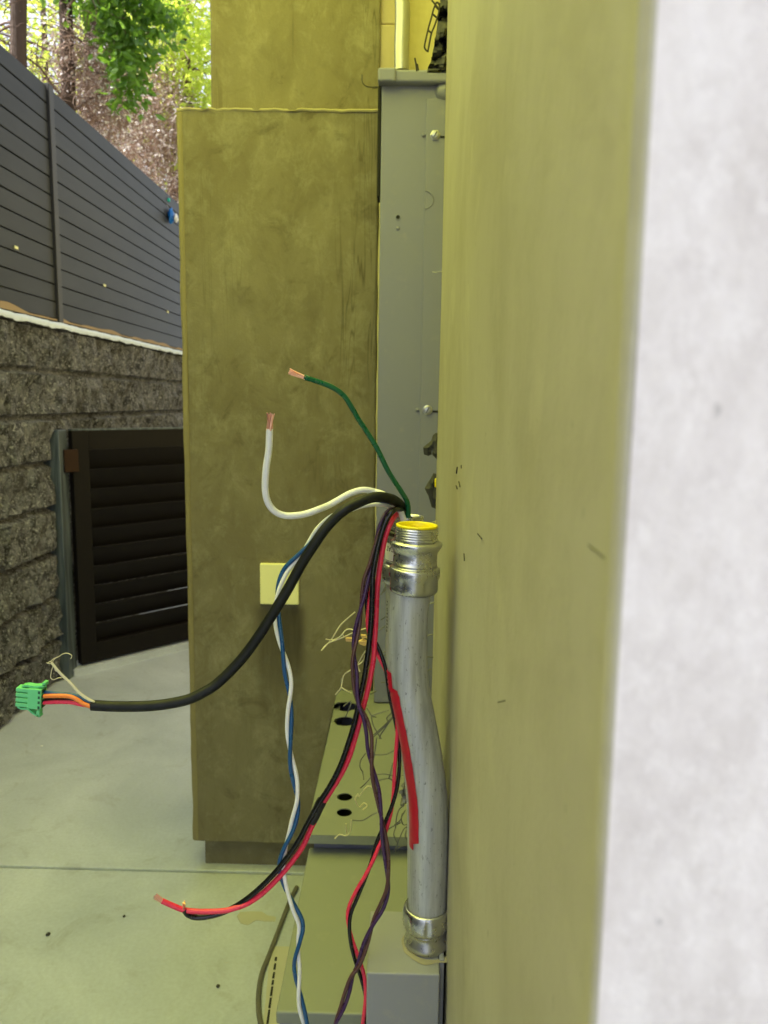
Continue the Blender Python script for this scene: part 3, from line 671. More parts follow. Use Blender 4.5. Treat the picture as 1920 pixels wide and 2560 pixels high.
# plug: built in a local frame, then placed
pc = at(78, 1741, .78); ux = (at(118, 1745, .78)-at(40, 1737, .78)).normalized(); uy = V(0, 1, 0); uz = ux.cross(uy).normalized()
if uz.z < 0: uz = -uz
px_ = at(79, 1741, .78).x-at(78, 1741, .78).x        # metres per photo pixel
def loc(b0, a, bb, bev=.0):
    m = MB(); m.box(a, bb, bev); b0.add([pc+(ux*x+uy*y+uz*z)*px_ for x, y, z in m.v], m.f)
b = MB(); loc(b, (-2, -16, -25), (31, 16, 26), 1.2); 
for i in range(4):
    z0 = 25.5-12.9*(i+1)+1.5; loc(b, (-33, -13, z0), (-1.5, 13, z0+9.8), 1.5)
loc(b, (-26, -6, -23), (-2, 14, 22), .5)
pg = b.build('plug', M['plug'], cab)
b = MB()
for i in range(4):
    z0 = 25.5-12.9*(i+1)+3; loc(b, (24, -17, z0), (29, -15.5, z0+6.5)); loc(b, (30.5, -10, z0-1), (31.6, 10, z0+8))
b.build('wire_slot', M['plugd'], pg)
for s_ in (1, -1):
    b = MB()
    Q = [(-20, 27), (-8, 30), (8, 29), (22, 31), (34, 34), (38, 38)] if s_ > 0 else [(-30, -27), (-18, -31), (-4, -30), (6, -38), (20, -45), (27, -46)]
    C = cr([V(x, 0, z) for x, z in Q], 4); vs = []; fs = []
    for i, c_ in enumerate(C):
        wdt = 9; tt = 2.2
        for (yy, zz) in ((-wdt, -tt), (wdt, -tt), (wdt, tt), (-wdt, tt)): vs.append(pc+(ux*c_.x+uy*yy+uz*(c_.z+zz))*px_)
    for i in range(len(C)-1):
        for k_ in range(4): fs.append((i*4+k_, i*4+(k_+1) % 4, i*4+4+(k_+1) % 4, i*4+4+k_))
    fs += [(0, 1, 2, 3), tuple(len(vs)-4+q for q in (3, 2, 1, 0))]; b.add(vs, fs)
    if s_ > 0: loc(b, (30, -9, 33), (38, 9, 43), 1); loc(b, (0, -8, 25.8), (12, 8, 28))
    else: loc(b, (18, -9, -48), (26, 9, -30), 1); loc(b, (-6, -8, -29), (12, 8, -25.2))
    b.build('latch', M['plug'], pg)

def Yw(pts, y1, y2=.862):
    n = len(pts)-1; out = []
    for i, (x, y) in enumerate(pts):
        out.append((x, y, [.90, .897, .885, .870][i] if i < 4 else y2+(y1-y2)*(i-4)/(n-4)))
    return out
def wire_thing(name, label, loc): return thing(name, label, 'wire', loc)
# white wire
WL = lerpY([(1012, 1320), (1006, 1290), (990, 1262), (965, 1240), (939, 1230), (909, 1225), (877, 1233), (844, 1251), (820, 1264), (795, 1274), (770, 1283), (746, 1288), (714, 1289), (688, 1279), (670, 1256), (663, 1222), (665, 1173), (672, 1124), (674, 1072)], .885, .80)
WL = [(x, y, Y+(.012 if i > 3 and i < 9 else 0)) for i, (x, y, Y) in enumerate(WL)]
wt = wire_thing('thick_wire', 'white wire hooking up to a blunt copper end in front of the pilaster', at(1012, 1320, .885))
Pw = path(WL, 8); b = MB(); b.tube(Pw, .0037, 16); b.build('insulation', M['wht'], wt)
strands((at(676, 1035, .80)-Pw[-1]), Pw[-1], 37*SC*.97, .0033, 34, 1.25, 3).build('copper_end', M['cop'], wt)
# green wire
GL = lerpY([(1022, 1330), (1021, 1293), (1019, 1258), (1004, 1230), (986, 1203), (968, 1173), (942, 1120), (912, 1072), (896, 1048), (880, 1020), (860, 990), (834, 970), (795, 954), (759, 943)], .89, .83)
gt = wire_thing('thick_wire', 'green wire arching up left from the conduit to frayed copper', at(1022, 1330, .89))
Pg = path(GL, 8); b = MB(); b.tube(Pg, .0029, 16); b.build('insulation', M['green'], gt)
strands(at(735, 933, .83)-Pg[-1], Pg[-1], 40*SC*.93, .0024, 16, 1.4, 5).build('copper_end', M['cop'], gt)

def twisted(name, label, L, r, sep, period, mats, ph=0., start=0.):
    P = path(L, 8); root = wire_thing(name, label, P[0]); s = 0; acc = [0]
    for i in range(1, len(P)): s += (P[i]-P[i-1]).length; acc.append(s)
    for q in (0, 1):
        pts = []
        for i, p in enumerate(P):
            t_ = (P[min(i+1, len(P)-1)]-P[max(i-1, 0)]).normalized(); e1 = V(1, 0, 0); e1 = (e1-t_*e1.dot(t_)).normalized(); e2 = t_.cross(e1)
            jit = .9*noise.noise(V(acc[i]*9, ph, 0))
            a = ph+2*math.pi*acc[i]/period+jit+q*math.pi; pts.append(p+e1*math.cos(a)*sep*(1.0+.3*noise.noise(V(acc[i]*14, 5, 0)))+e2*math.sin(a)*sep*.9)
        b = MB(); b.tube(pts, r, 12); b.build('insulated_strand', M[mats[q]], root)
    return root
twisted('twisted_pair', 'long hanging twisted pair of white and blue wires', Yw([(1008, 1310), (1000, 1285), (975, 1262), (940, 1256), (900, 1262), (865, 1275), (832, 1290), (800, 1322), (773, 1358), (745, 1392), (715, 1425), (698, 1465), (692, 1510), (694, 1560), (703, 1610), (715, 1665), (724, 1720), (724, 1780), (723, 1840), (728, 1900), (739, 1960), (743, 2010), (730, 2070), (712, 2120), (703, 2165), (713, 2215), (733, 2265), (752, 2310), (748, 2350), (742, 2395), (744, 2450), (752, 2510), (766, 2570), (780, 2640)], .80),
        .0024, .0026, .118, ('wht', 'blue'), 2.1)
twisted('twisted_pair', 'twisted pair of purple and brown wires left of the conduit', Yw([(1005, 1310), (1000, 1286), (986, 1276), (970, 1284), (958, 1305), (946, 1335), (937, 1370), (928, 1410), (915, 1450), (906, 1500), (897, 1550), (888, 1600), (884, 1640), (887, 1685), (890, 1730), (898, 1765), (912, 1795), (922, 1835), (925, 1880), (932, 1930), (943, 1980), (951, 2030), (958, 2080), (965, 2130), (969, 2180), (968, 2225), (955, 2265), (932, 2310), (914, 2360), (897, 2410), (880, 2440), (868, 2480), (855, 2520), (838, 2560), (820, 2620)], .765),
        .0022, .0024, .125, ('pur', 'brn'), .4)
twisted('twisted_pair', 'twisted pair of red and black wires crossing beside the red strip', Yw([(1010, 1312), (1004, 1284), (985, 1274), (965, 1296), (950, 1330), (938, 1385), (928, 1440), (920, 1500), (920, 1555), (932, 1600), (948, 1635), (964, 1675), (973, 1710), (980, 1745), (988, 1785), (993, 1830), (994, 1880), (992, 1930), (987, 1980), (977, 2025), (960, 2075), (943, 2115), (931, 2150), (914, 2190), (892, 2235), (874, 2280), (873, 2320), (882, 2365), (897, 2412), (908, 2450), (914, 2500), (912, 2560), (905, 2620)], .775, .866),
        .0022, .0024, .15, ('red', 'blk'), 1.2)
# thick red + black pair
pr = wire_thing('wire_pair', 'pair of thick red and black wires taped together, curving left to bare ends', at(1012, 1318, .885))
z1 = lambda x, y: (760+x/4.1475, 1260+y/4.1475)
z2 = lambda x, y: (760+x/4.1475, 1700+y/4.1475)
z4 = lambda x, y: (340+x/3.19, 2000+y/3.19)
RP = [(1006, 1318), (1002, 1292), (994, 1284), (987, 1291), (976, 1309), (965, 1337), (956, 1378), (948, 1429), (943, 1477), (940, 1549), (937, 1597), (934, 1646), (926, 1694), (917, 1735), (905, 1780), (890, 1838), (873, 1893), (850, 1941), (827, 1978), (806, 2012), (790, 2045), (776, 2074), (757, 2116), (726, 2160), (691, 2200), (653, 2236), (616, 2260), (585, 2271), (559, 2277), (512, 2279), (465, 2276), (434, 2265), (405, 2252)]
RP = Yw(RP, .80, .858); Pr = path(RP, 6); b = MB(); b.tube(Pr, .0031, 14); b.build('insulation', M['red'], pr)
BP = [(1015, 1318), (1012, 1290), (1005, 1276), (994, 1272), (982, 1278), (970, 1294), (960, 1315), (952, 1340), (944, 1372), (937, 1405), (932, 1440), (931, 1477), (929, 1537), (924, 1597), (918, 1646), (909, 1703), (898, 1752), (886, 1808), (869, 1864), (852, 1912), (828, 1960), (800, 2004), (784, 2032), (768, 2060), (744, 2106), (700, 2167), (653, 2217), (606, 2255), (565, 2278), (528, 2290), (493, 2294), (470, 2287), (460, 2274)]
BP = [(x, y, Y-.003*(1 if i < 12 else 0)+.003*(i > 26)) for i, (x, y, Y) in enumerate(Yw(BP, .80, .860))]
Pk = path(BP, 6); b = MB(); b.tube(Pk, .0031, 14); b.build('insulation', M['blk'], pr)
strands(at(385, 2236, .80)-Pr[-1], Pr[-1], 24*SC, .0024, 14, 1.5, 9).build('copper_end', M['cop'], pr)
strands(at(463, 2248, .80)-Pk[-1], Pk[-1], 24*SC, .0017, 9, 1.1, 11).build('copper_end', M['cop'], pr)
b = MB(); ta, tb = at(805, 2001, .8275), at(779, 2055, .8255); mid = (ta+tb)/2
dd = (tb-ta); wv = V(1, 0, -.48).normalized(); TP = [ta+dd*i/6 for i in range(7)]
vs = []; n = 20
for i, p in enumerate(TP):
    for k_ in range(n):
        a = 2*math.pi*k_/n; vs.append(p+wv*math.cos(a)*(.0060+.0002*math.sin(i*2))+V(0, 1, 0)*math.sin(a)*.0058)
b.add(vs, [(i*n+k_, i*n+(k_+1) % n, (i+1)*n+(k_+1) % n, (i+1)*n+k_) for i in range(6) for k_ in range(n)], True)
b.add(vs[:n], [tuple(range(n))]); b.add(vs[-n:], [tuple(range(n))[::-1]]); tape_o = b.build('tape_wrap', M['tape'], pr)

# grey cable on the floor, worn strip and paint patch
b = MB(); b.tube(cr([atZ(x, y, .006+max(0, (k-3))*.0) for k, (x, y) in enumerate([(742, 2218), (728, 2245), (712, 2285), (693, 2335), (672, 2390), (656, 2430), (648, 2470), (646, 2510), (650, 2550), (665, 2600)])], 6), .0062, 12)
tag(b.build('floor_cable', M['grey']), 'single thin grey cable lying on the concrete floor beside the low box', 'cable')
s0, s1 = atZ(676, 2366, .004), atZ(730, 2366, .004); s2, s3 = atZ(655, 2600, .004), atZ(708, 2600, .004)
b = MB(); vs = [s0, s1, s3, s2]; b.add(vs+[v-V(0, 0, .02) for v in vs], [(3, 2, 1, 0), (0, 1, 5, 4), (1, 2, 6, 5), (2, 3, 7, 6), (3, 0, 4, 7)])
t = NT('worn_strip'); co = t.coord()
M['strip'] = t.set(t.mix(t.noise(co, 20, 5), (.46, .44, .33), (.55, .53, .40)), .7, 0.)
sp = b.build('floor_strip', M['strip']); tag(sp, 'pale strip set in the floor with a line of black dashes', 'floor strip')
b = MB()
for (ya, yb) in ((2392, 2402), (2408, 2424), (2430, 2446), (2450, 2462), (2466, 2490), (2494, 2520), (2524, 2560)):
    xa = 690-(ya-2392)*.13; xb_ = 690-(yb-2392)*.13
    b.add([atZ(xa-2, ya, .0052), atZ(xa+3, ya, .0052), atZ(xb_+3, yb, .0052), atZ(xb_-3, yb, .0052)], [(0, 3, 2, 1)])
o = b.build('dash_mark', M['ink'], None); o.parent = sp

b = MB(); L = [(592, 2290), (600, 2280), (630, 2278), (655, 2279), (668, 2288), (690, 2292), (688, 2303), (665, 2303), (640, 2300), (620, 2312), (602, 2308)]
n = len(L); vv = [atZ(x, y, .0015) for x, y in L]; b.add(vv+[v-V(0, 0, .01) for v in vv], [tuple(range(n))]+[(i, n+i, n+(i+1) % n, (i+1) % n) for i in range(n)])
tag(b.build('mortar_smear', M['strip']), 'pale yellow mortar smear dried on the concrete floor', 'smear')
for (x, y, q), lb in zip(((120, 2335, 5), (620, 2005, 3), (104, 1865, 4), (310, 2290, 3), (545, 2465, 4)), ('dark crumb on the floor nearest the left frame edge', 'dark crumb on the floor by the pilaster base', 'pale crumb at the foot of the stone wall', 'small crumb under the bare end of the red wire', 'small dark crumb between the cable and the bare floor')):
    c_ = atZ(x, y, .003); b = MB(); bm = bmesh.new(); bmesh.ops.create_icosphere(bm, subdivisions=2, radius=1)
    vv = [c_+V(v.co.x*.0035*q/3*(1+.4*noise.noise(v.co*2+c_)), v.co.y*.004*q/3, v.co.z*.003) for v in bm.verts]; bm.verts.index_update()
    b.add(vv, [[v.index for v in f.verts] for f in bm.faces]); bm.free(); tag(b.build('crumb', M['paper'] if 'pale' in lb else M['lathd']), lb, 'debris', 'crumbs on the floor')
# lath scraps, chips
def scraps(name, mat, label, L, Y, r, cat='wire scraps'):
    root = thing(name, label, cat, at(*L[0][0], Y))
    for q in L:
        b = MB(); b.tube(cr([at(x, y, Y+.01*noise.noise(V(x*.05, y*.05, 0))) for x, y in q], 3), r, 5); b.build('lath_wire', mat, root)
    return root
Z1 = lambda L: [z1(x, y) for x, y in L]; Z2 = lambda L: [z2(x, y) for x, y in L]
scraps('lath_scraps', M['shield'], 'pale broken lath wires poking left from behind the purple pair', [Z1([(530, 1120), (460, 1180), (380, 1255), (330, 1330), (280, 1410), (180, 1520)]), Z1([(640, 1290), (520, 1330), (400, 1385), (260, 1440), (200, 1490)]), Z1([(225, 1400), (300, 1410), (380, 1370), (430, 1310), (490, 1300), (560, 1330)]), Z1([(400, 1350), (410, 1375)]),
    Z1([(640, 1520), (590, 1600), (560, 1680), (580, 1740)]), Z1([(640, 1560), (600, 1640), (470, 1730), (410, 1780), (385, 1900), (325, 1975)]), Z1([(385, 1900), (430, 1930), (490, 1960)])], .96, .0009)
scraps('lath_scraps', M['lath'], 'grey lath wires crossing the strip of tall panel behind the conduits', [Z1([(800, 1200), (860, 1160)]), Z1([(780, 1310), (860, 1250)]), Z1([(820, 1540), (880, 1515)]), Z1([(770, 1590), (860, 1560)]), Z1([(1290, 1040), (1350, 1020)]), Z1([(1270, 1370), (1340, 1350)]), Z1([(1260, 1580), (1340, 1590)]), Z1([(1270, 1740), (1320, 1710)]), Z1([(800, 1850), (840, 1850)]), Z1([(690, 1970), (750, 1940)]),
    Z1([(840, 720), (850, 800), (835, 870), (800, 940)]), Z1([(820, 800), (850, 830), (850, 880), (820, 920)])], 1.2, .0012)
scraps('lath_scraps', M['lath'], 'tangle of grey lath wires over the holed box lid', [Z2([(650, 290), (700, 370), (750, 385)]), Z2([(700, 370), (800, 335), (880, 312)]), Z2([(700, 380), (710, 450), (745, 520), (800, 610)]), Z2([(920, 330), (860, 390), (870, 430)]), Z2([(920, 390), (830, 490), (700, 610)]), Z2([(910, 400), (800, 560), (780, 610)]), Z2([(920, 380), (780, 520), (690, 590)]),
    Z2([(755, 600), (740, 700), (720, 820), (715, 850)]), Z2([(950, 720), (850, 770), (720, 775)]), Z2([(640, 760), (590, 830), (580, 900), (610, 960), (620, 1030)]), Z2([(740, 980), (850, 975), (950, 1000), (1050, 985)]), Z2([(690, 1010), (640, 1070), (585, 1120)]), Z2([(720, 1060), (800, 1035), (880, 1020), (930, 1050)]), Z2([(920, 860), (900, 950), (880, 1020)]),
    Z2([(410, 275), (450, 240), (490, 215)]), Z2([(495, 230), (470, 290), (432, 385)]), Z2([(490, 130), (400, 95), (325, 155)]), Z2([(400, 95), (385, 30), (390, -20)])], 1.15, .0010)
scraps('lath_scraps', M['lath'], 'rusty lath wires hanging low beside the conduit', [Z2([(1040, 1300), (990, 1340), (960, 1420), (950, 1520), (930, 1600), (960, 1680)]), Z2([(1050, 1350), (1010, 1430), (1030, 1500), (1090, 1490)]), Z2([(1000, 1480), (900, 1530), (860, 1560)]), Z2([(1090, 1520), (1040, 1540), (1000, 1620), (940, 1780)]), Z2([(1085, 1720), (1020, 1720), (970, 1745)]), Z2([(1020, 1380), (1000, 1450), (940, 1500)]),
    Z2([(1060, 1560), (1050, 1620), (1090, 1690)]), Z2([(760, 1375), (700, 1400), (620, 1450), (560, 1458), (500, 1452)])], 1.02, .0009)
scraps('lath_scraps', M['shield'], 'bent yellowish lath wires by the small knockout holes', [Z2([(740, 1140), (660, 1100), (570, 1210), (560, 1180)]), Z2([(560, 1180), (530, 1240), (575, 1320), (620, 1275), (655, 1305), (610, 1345)]), Z2([(320, 1645), (370, 1600), (430, 1615), (480, 1570), (490, 1450)]), Z2([(435, 1490), (440, 1600)])], 1.3, .0012)
b = MB()
for i in range(16):
    p = at(*z2(1030+random.uniform(-14, 30), 1100+i*11), 1.0); b.tube([p, p+V(random.uniform(-.004, .004), random.uniform(-.01, .01), random.uniform(-.006, .006))], .0028, 6)
tag(b.build('rust_clump', M['lath']), 'small clump of crusted lath beside the red strip', 'debris')
def chip(label, L, Y):
    b = MB(); n = len(L); f_ = [at(*z1(x, y), Y+random.uniform(-.002, .002)) for x, y in L]; k_ = [p+V(0, .004, .001) for p in f_]
    b.add(f_+k_, [tuple(range(n))[::-1], tuple(range(n, 2*n))]+[(i, (i+1) % n, n+(i+1) % n, n+i) for i in range(n)])
    tag(b.build('wood_chip', M['chip']), label, 'wood chip')
chip('flat blond wood splinter left of the purple pair', [(430, 1395), (500, 1398), (510, 1415), (490, 1430), (435, 1425)], .955)
chip('curled blond wood chip between the purple pair and the black wire', [(565, 1430), (610, 1410), (650, 1430), (655, 1465), (620, 1470), (580, 1455)], .95)
chip('small blond chip above the curled one', [(635, 1200), (660, 1205), (670, 1250), (640, 1245)], .95)
chip('broken blond chip next to the red wire top', [(590, 1365), (640, 1370), (655, 1390), (600, 1390)], .952)

# ---------------------------------------------------------------- retaining wall, fence
ZT = 1.735; NC = 8
b = MB(); dy = .024; Y0 = -3.; ny = int((9.5-Y0)/dy); rows = []
CH = ZT/NC
seg = [0.0, .022, .09, .3, .5, .7, .91, .978]
zs = [(c+s)*CH for c in range(NC) for s in seg]+[ZT]
vs = []
for z in zs:
    c = min(NC-1, int(z/CH+1e-6)); f = z/CH-c
    for j in range(ny+1):
        y = Y0+j*dy; off = (c*.37) % 1; u = (y/.46+off); fu = u-math.floor(u); blk = math.floor(u)
        ed = min(f, 1-f)*CH if f < .999 else 0; eu = min(fu, 1-fu)*.46
        g = 0
        if ed < .010 or f < .01: g = -.034
        if eu < .014: g = min(g, -.022)
        rnd = .010*noise.noise(V(blk*3.7, c*5.1, 0))
        d = rnd+.034*noise.noise(V(y*5.2, z*7, 1.7))+.030*noise.noise(V(y*17, z*19, 4.))+.016*noise.noise(V(y*43, z*45, 9.))
        if g < -.01: d *= .25
        vs.append((XS-.012*(c/7.)+g+d-.004, y, z+(.006*noise.noise(V(y*8, c, 3)) if f < .03 else 0)))
n = ny+1; fs = [(i*n+j, (i+1)*n+j, (i+1)*n+j+1, i*n+j+1) for i in range(len(zs)-1) for j in range(ny)]
b.add(vs, fs, False)
b.add([(XS-.04, Y0, ZT), (XS-.04, 9.5, ZT), (XS-.3, 9.5, ZT), (XS-.3, Y0, ZT)], [(0, 1, 2, 3)])
rw = thing('stone_block_wall', 'dark split-faced stone block retaining wall below the grey fence', 'wall', (XS, 4, 0))
b.build('block_face', M['stone'], rw)
b = MB(); vs = []
for j in range(ny+1):
    y = Y0+j*dy; w_ = .006*noise.noise(V(y*9, 0, 0))+.005*noise.noise(V(y*23, 5, 0))
    vs += [(XS+.002+w_, y, ZT-.009+w_), (XS+.006+w_, y, ZT+.004), (XS-.002, y, ZT+.020+w_*.8), (XS-.065, y, ZT+.028)]
fs = [(j*4+k_, (j+1)*4+k_, (j+1)*4+k_+1, j*4+k_+1) for j in range(ny) for k_ in range(3)]
b.add(vs, [f[::-1] for f in fs], True); b.build('mortar_cap', M['mortar'], rw)

XFn = XS-.055; ZF0 = ZT+.045; zf = atX(0, 108, XFn).z; NB = 13
def fence_panel(y0, y1, label):
    t_ = thing('board_fence', label, 'fence', (XFn, (y0+y1)/2, ZF0), 'dark grey board fence panels')
    b = MB(); hb_ = (zf-ZF0)/NB
    for i in range(NB):
        b.box((XFn-.022, y0, ZF0+i*hb_+.0035), (XFn-.001*(i % 2), y1, ZF0+(i+1)*hb_-.0035), .002)
    b.box((XFn-.03, y0, ZT-.002), (XFn-.012, y1, zf-.003)); b.build('board_panel', M['fence'], t_)
    b = MB(); vs = []
    n2 = int((y1-y0)/.03)
    for j in range(n2+1):
        y = y0+(y1-y0)*j/n2; h_ = max(0.0, .035*noise.noise(V(y*4, 2, y0))+.006)
        vs += [(XFn+.0015, y, ZF0-.008), (XFn+.0025, y, ZF0+h_)]
    b.add(vs, [(2*j, 2*j+2, 2*j+3, 2*j+1) for j in range(n2)]); b.build('foam_residue', M['foam'], t_)
    return t_
yp = atX(141, 500, XFn+.01).y
fence_panel(yp-7.5, yp-2.402, 'long dark grey board fence run beside the camera')  # out of view, added to keep direct sun off the boxes
fence_panel(yp-2.4, yp-.035, 'dark grey board fence panel left of the black post')
fence_panel(yp+.04, yp+2.5, 'dark grey board fence panel right of the black post')
fence_panel(yp+2.56, yp+6, 'farthest dark grey board fence panel by the pilaster edge')
for yy, lb in ((yp, 'tall black fence post between the two nearest fence panels'), (yp+2.53, 'black fence post behind the olive pilaster'), (yp-2.42, 'black fence post beside the camera')):  # last post is unseen, added to stop sun through a fence gap
    b = MB(); b.box((XFn-.03, yy-.032, ZT+.02), (XFn+.012, yy+.018, zf+.01), .003)
    o = tag(b.build('fence_post', M['fpost']), lb, 'post', 'black fence posts')
for (x, y), lb in zip(((41, 618), (262, 713), (420, 779)), ('leftmost tiny yellow tag on the fence boards', 'middle tiny yellow tag on the fence boards', 'rightmost tiny yellow tag on the fence boards')):
    p = atX(x, y, XFn+.004); b = MB(); b.box((XFn+.001, p.y-.016, p.z-.008), (XFn+.005, p.y+.016, p.z+.005), .001)
    t2 = M['plate']; tag(b.build('fence_tag', M['leafy_tag'] if 'leafy_tag' in M else t2), lb, 'tag', 'tiny yellow tags on the fence')  # yellow patches stand in for small light reflections on the boards

# blue scrap on the fence top
pbz = atX(428, 540, XFn+.02)
bs = thing('tarp_scrap', 'blue and white plastic scrap hung over the fence top by the pilaster', 'plastic scrap', pbz)
M['bluep'] = m_plastic('bright_blue_plastic', (.0, .17, .60), .4); M['teal'] = m_plastic('teal_plastic', (.0, .45, .36), .4)
def crumple(c, sx, sy, sz, mat, nm, seed):
    bm = bmesh.new(); bmesh.ops.create_icosphere(bm, subdivisions=3, radius=1)
    for v in bm.verts:
        k_ = 1+.35*noise.noise(v.co*2+V(seed, 0, 0)); v.co = Vector((c.x+v.co.x*sx*k_, c.y+v.co.y*sy*k_, c.z+v.co.z*sz*k_))
    bm.verts.index_update(); b = MB(); b.add([v.co for v in bm.verts], [[v.index for v in f.verts] for f in bm.faces], True); bm.free(); return b.build(nm, mat, bs)
Yq = pbz.y
crumple(pbz, .02, .035, .055, M['bluep'], 'blue_sheet', 1)
crumple(at(411, 515, Yq), .02, .05, .035, M['paper'], 'white_sheet', 4); crumple(at(440, 545, Yq), .015, .03, .03, M['paper'], 'white_sheet', 8); crumple(at(421, 500, Yq), .014, .02, .014, M['teal'], 'teal_cap', 6)  # white lumps stand in for highlights on the blue scrap

# ---------------------------------------------------------------- gate
gx0 = atZ(178, 1690, 0.0); 
g0 = at(205, 1663, 4.0); d0 = atZ(200, 1672, .02); d1 = atZ(480, 1604, .02)
g = thing('louvre_gate', 'dark brown low wooden gate with horizontal louvre slats beside the stone wall', 'gate', d0)
ux = (d1-d0); ux.z = 0; ux.normalize(); un = V(ux.y, -ux.x, 0)
HG = at(205, 1077, d0.y).z
LG = 1.15
def gbox(b, s0, s1, z0, z1, n0, n1, bev=.003):
    m = MB(); m.box((s0, n0, z0), (s1, n1, z1), bev); b.add([d0+ux*x+un*y+V(0, 0, z-d0.z) for x, y, z in m.v], m.f)
b = MB(); fw = .085; zb0 = .045
gbox(b, 0, fw, zb0, HG, -.022, .022); gbox(b, LG-fw, LG, zb0, HG, -.022, .022); gbox(b, fw, LG-fw, HG-.095, HG-.001, -.021, .021); gbox(b, fw, LG-fw, zb0, zb0+.10, -.021, .021)
b.build('frame', M['gate'], g)
NS = 10; zz0 = zb0+.10; zz1 = HG-.095
for i in range(NS):
    b = MB(); zc_ = zz0+(zz1-zz0)*(i+.5)/NS; hh = (zz1-zz0)/NS
    m = MB(); m.box((fw-.002, -.005, -hh*.56), (LG-fw+.002, .005, hh*.56), .002)
    ca, sa = math.cos(R(-22)), math.sin(R(-22))
    b.add([d0+ux*x+un*(y*ca-z*sa)+V(0, 0, zc_+y*sa+z*ca-d0.z) for x, y, z in m.v], m.f); b.build('slat', M['gate'], g)
b = MB(); gbox(b, .0, LG, HG, HG+.008, -.02, .02, .001); b.build('top_trim', M['spost'], g)
b = MB(); gbox(b, -.05, .02, HG-.20, HG-.09, .0225, .045, .003); b.build('hinge', M['gateb'], g)
b = MB(); c0 = atZ(170, 1700, 0.0)
pp = atZ(168, 1690, 0)
hp = at(165, 1075, pp.y).z
b.box((pp.x-.058, pp.y-.05, 0), (pp.x+.035, pp.y+.04, hp), .003); tag(b.build('gate_post', M['spost']), 'blue-grey steel gate post against the stone wall', 'post')
b = MB(); q0 = d0-ux*.05; q1 = d0+ux*1.5
b.add([V(p.x, p.y, z) for z in (0, .035) for p in (q0+un*.045, q1+un*.045, q1-un*.12, q0-un*.12)], [(4, 5, 6, 7), (0, 1, 5, 4), (1, 2, 6, 5), (2, 3, 7, 6), (3, 0, 4, 7)])
tag(b.build('gate_kerb', M['conc']), 'low pale concrete sill beneath the dark gate', 'kerb')

# ---------------------------------------------------------------- trees beyond the fence
ZG = 1.735
def trunk_path(px, Y, z1=6.5, lean=0., seed=0):
    p = at(px, 120, Y); return [V(p.x+lean*(z-ZG)+.04*noise.noise(V(z*.8, seed, 0)), Y+.04*noise.noise(V(z*.8, seed, 5)), z) for z in [ZG-.05+(z1-ZG+.05)*i/16 for i in range(17)]]
def branches(b, P, n, L, r, seed, zmin=0, droop=-.1):
    random.seed(seed); ends = []
    for i in range(n):
        p = random.choice(P[3:]); p = p+V(0, 0, random.uniform(-.2, .2))
        if p.z < zmin: continue
        a = random.uniform(0, 6.28); d = V(math.cos(a), math.sin(a), random.uniform(-.3, .6)).normalized(); ln = L*random.uniform(.5, 1.1); q = [p]
        for s in range(6):
            d = (d+V(random.uniform(-.3, .3), random.uniform(-.3, .3), random.uniform(-.25, .2)+droop*.3)).normalized(); q.append(q[-1]+d*ln/6)
        b.branch(q, [r*(1-k_/7.5) for k_ in range(7)], 5); ends += q[2:]
    return ends
def twigs(b, pts, n, L, r, seed, spread=.1, nseg=3, bias=V(0, 0, 0)):
    random.seed(seed)
    for i in range(n):
        p = random.choice(pts)+V(random.gauss(0, spread), random.gauss(0, spread), random.gauss(0, spread))
        d = (V(random.gauss(0, 1), random.gauss(0, 1), random.gauss(0, 1))+bias).normalized(); ln = L*random.uniform(.4, 1.2); q = [p]
        for s in range(nseg):
            d = (d+V(random.uniform(-.4, .4), random.uniform(-.4, .4), random.uniform(-.4, .4))).normalized(); q.append(q[-1]+d*ln/nseg)
        b.branch(q, [r*random.uniform(.8, 1.2)*(1-.6*k_/nseg) for k_ in range(nseg+1)], 3)
def leaves(b, pts, n, size, seed, spread=.15, hang=.5):
    random.seed(seed)
    for i in range(n):
        c = random.choice(pts)+V(random.gauss(0, spread), random.gauss(0, spread), random.gauss(0, spread))
        if c.x > XS-.2 and c.z < zf+.1 and c.y < 10: continue
        d = V(random.gauss(0, 1), random.gauss(0, 1), random.gauss(0, .7)-hang).normalized(); s = d.orthogonal().normalized(); s = (Matrix.Rotation(random.uniform(0, 6.28), 3, d) @ s); nn = d.cross(s)
        L = size*random.uniform(.6, 1.25); w_ = L*.24
        v = [c, c+d*L*.35+s*w_+nn*L*.05, c+d*L*.7+s*w_*.75+nn*L*.02, c+d*L-nn*L*.08, c+d*L*.7-s*w_*.75+nn*L*.02, c+d*L*.35-s*w_+nn*L*.05, c+d*L*.5-nn*L*.05]
        b.add(v, [(0, 1, 6), (1, 2, 6), (2, 3, 6), (3, 4, 6), (4, 5, 6), (5, 0, 6)])
def ell(px, py, Y, ra, rb, rc, n, seed):
    random.seed(seed); c = at(px, py, Y); out = []
    while len(out) < n:
        q = V(random.uniform(-1, 1), random.uniform(-1, 1), random.uniform(-1, 1))
        if q.length < 1: out.append(c+V(q.x*ra, q.y*rb, q.z*rc))
    return out
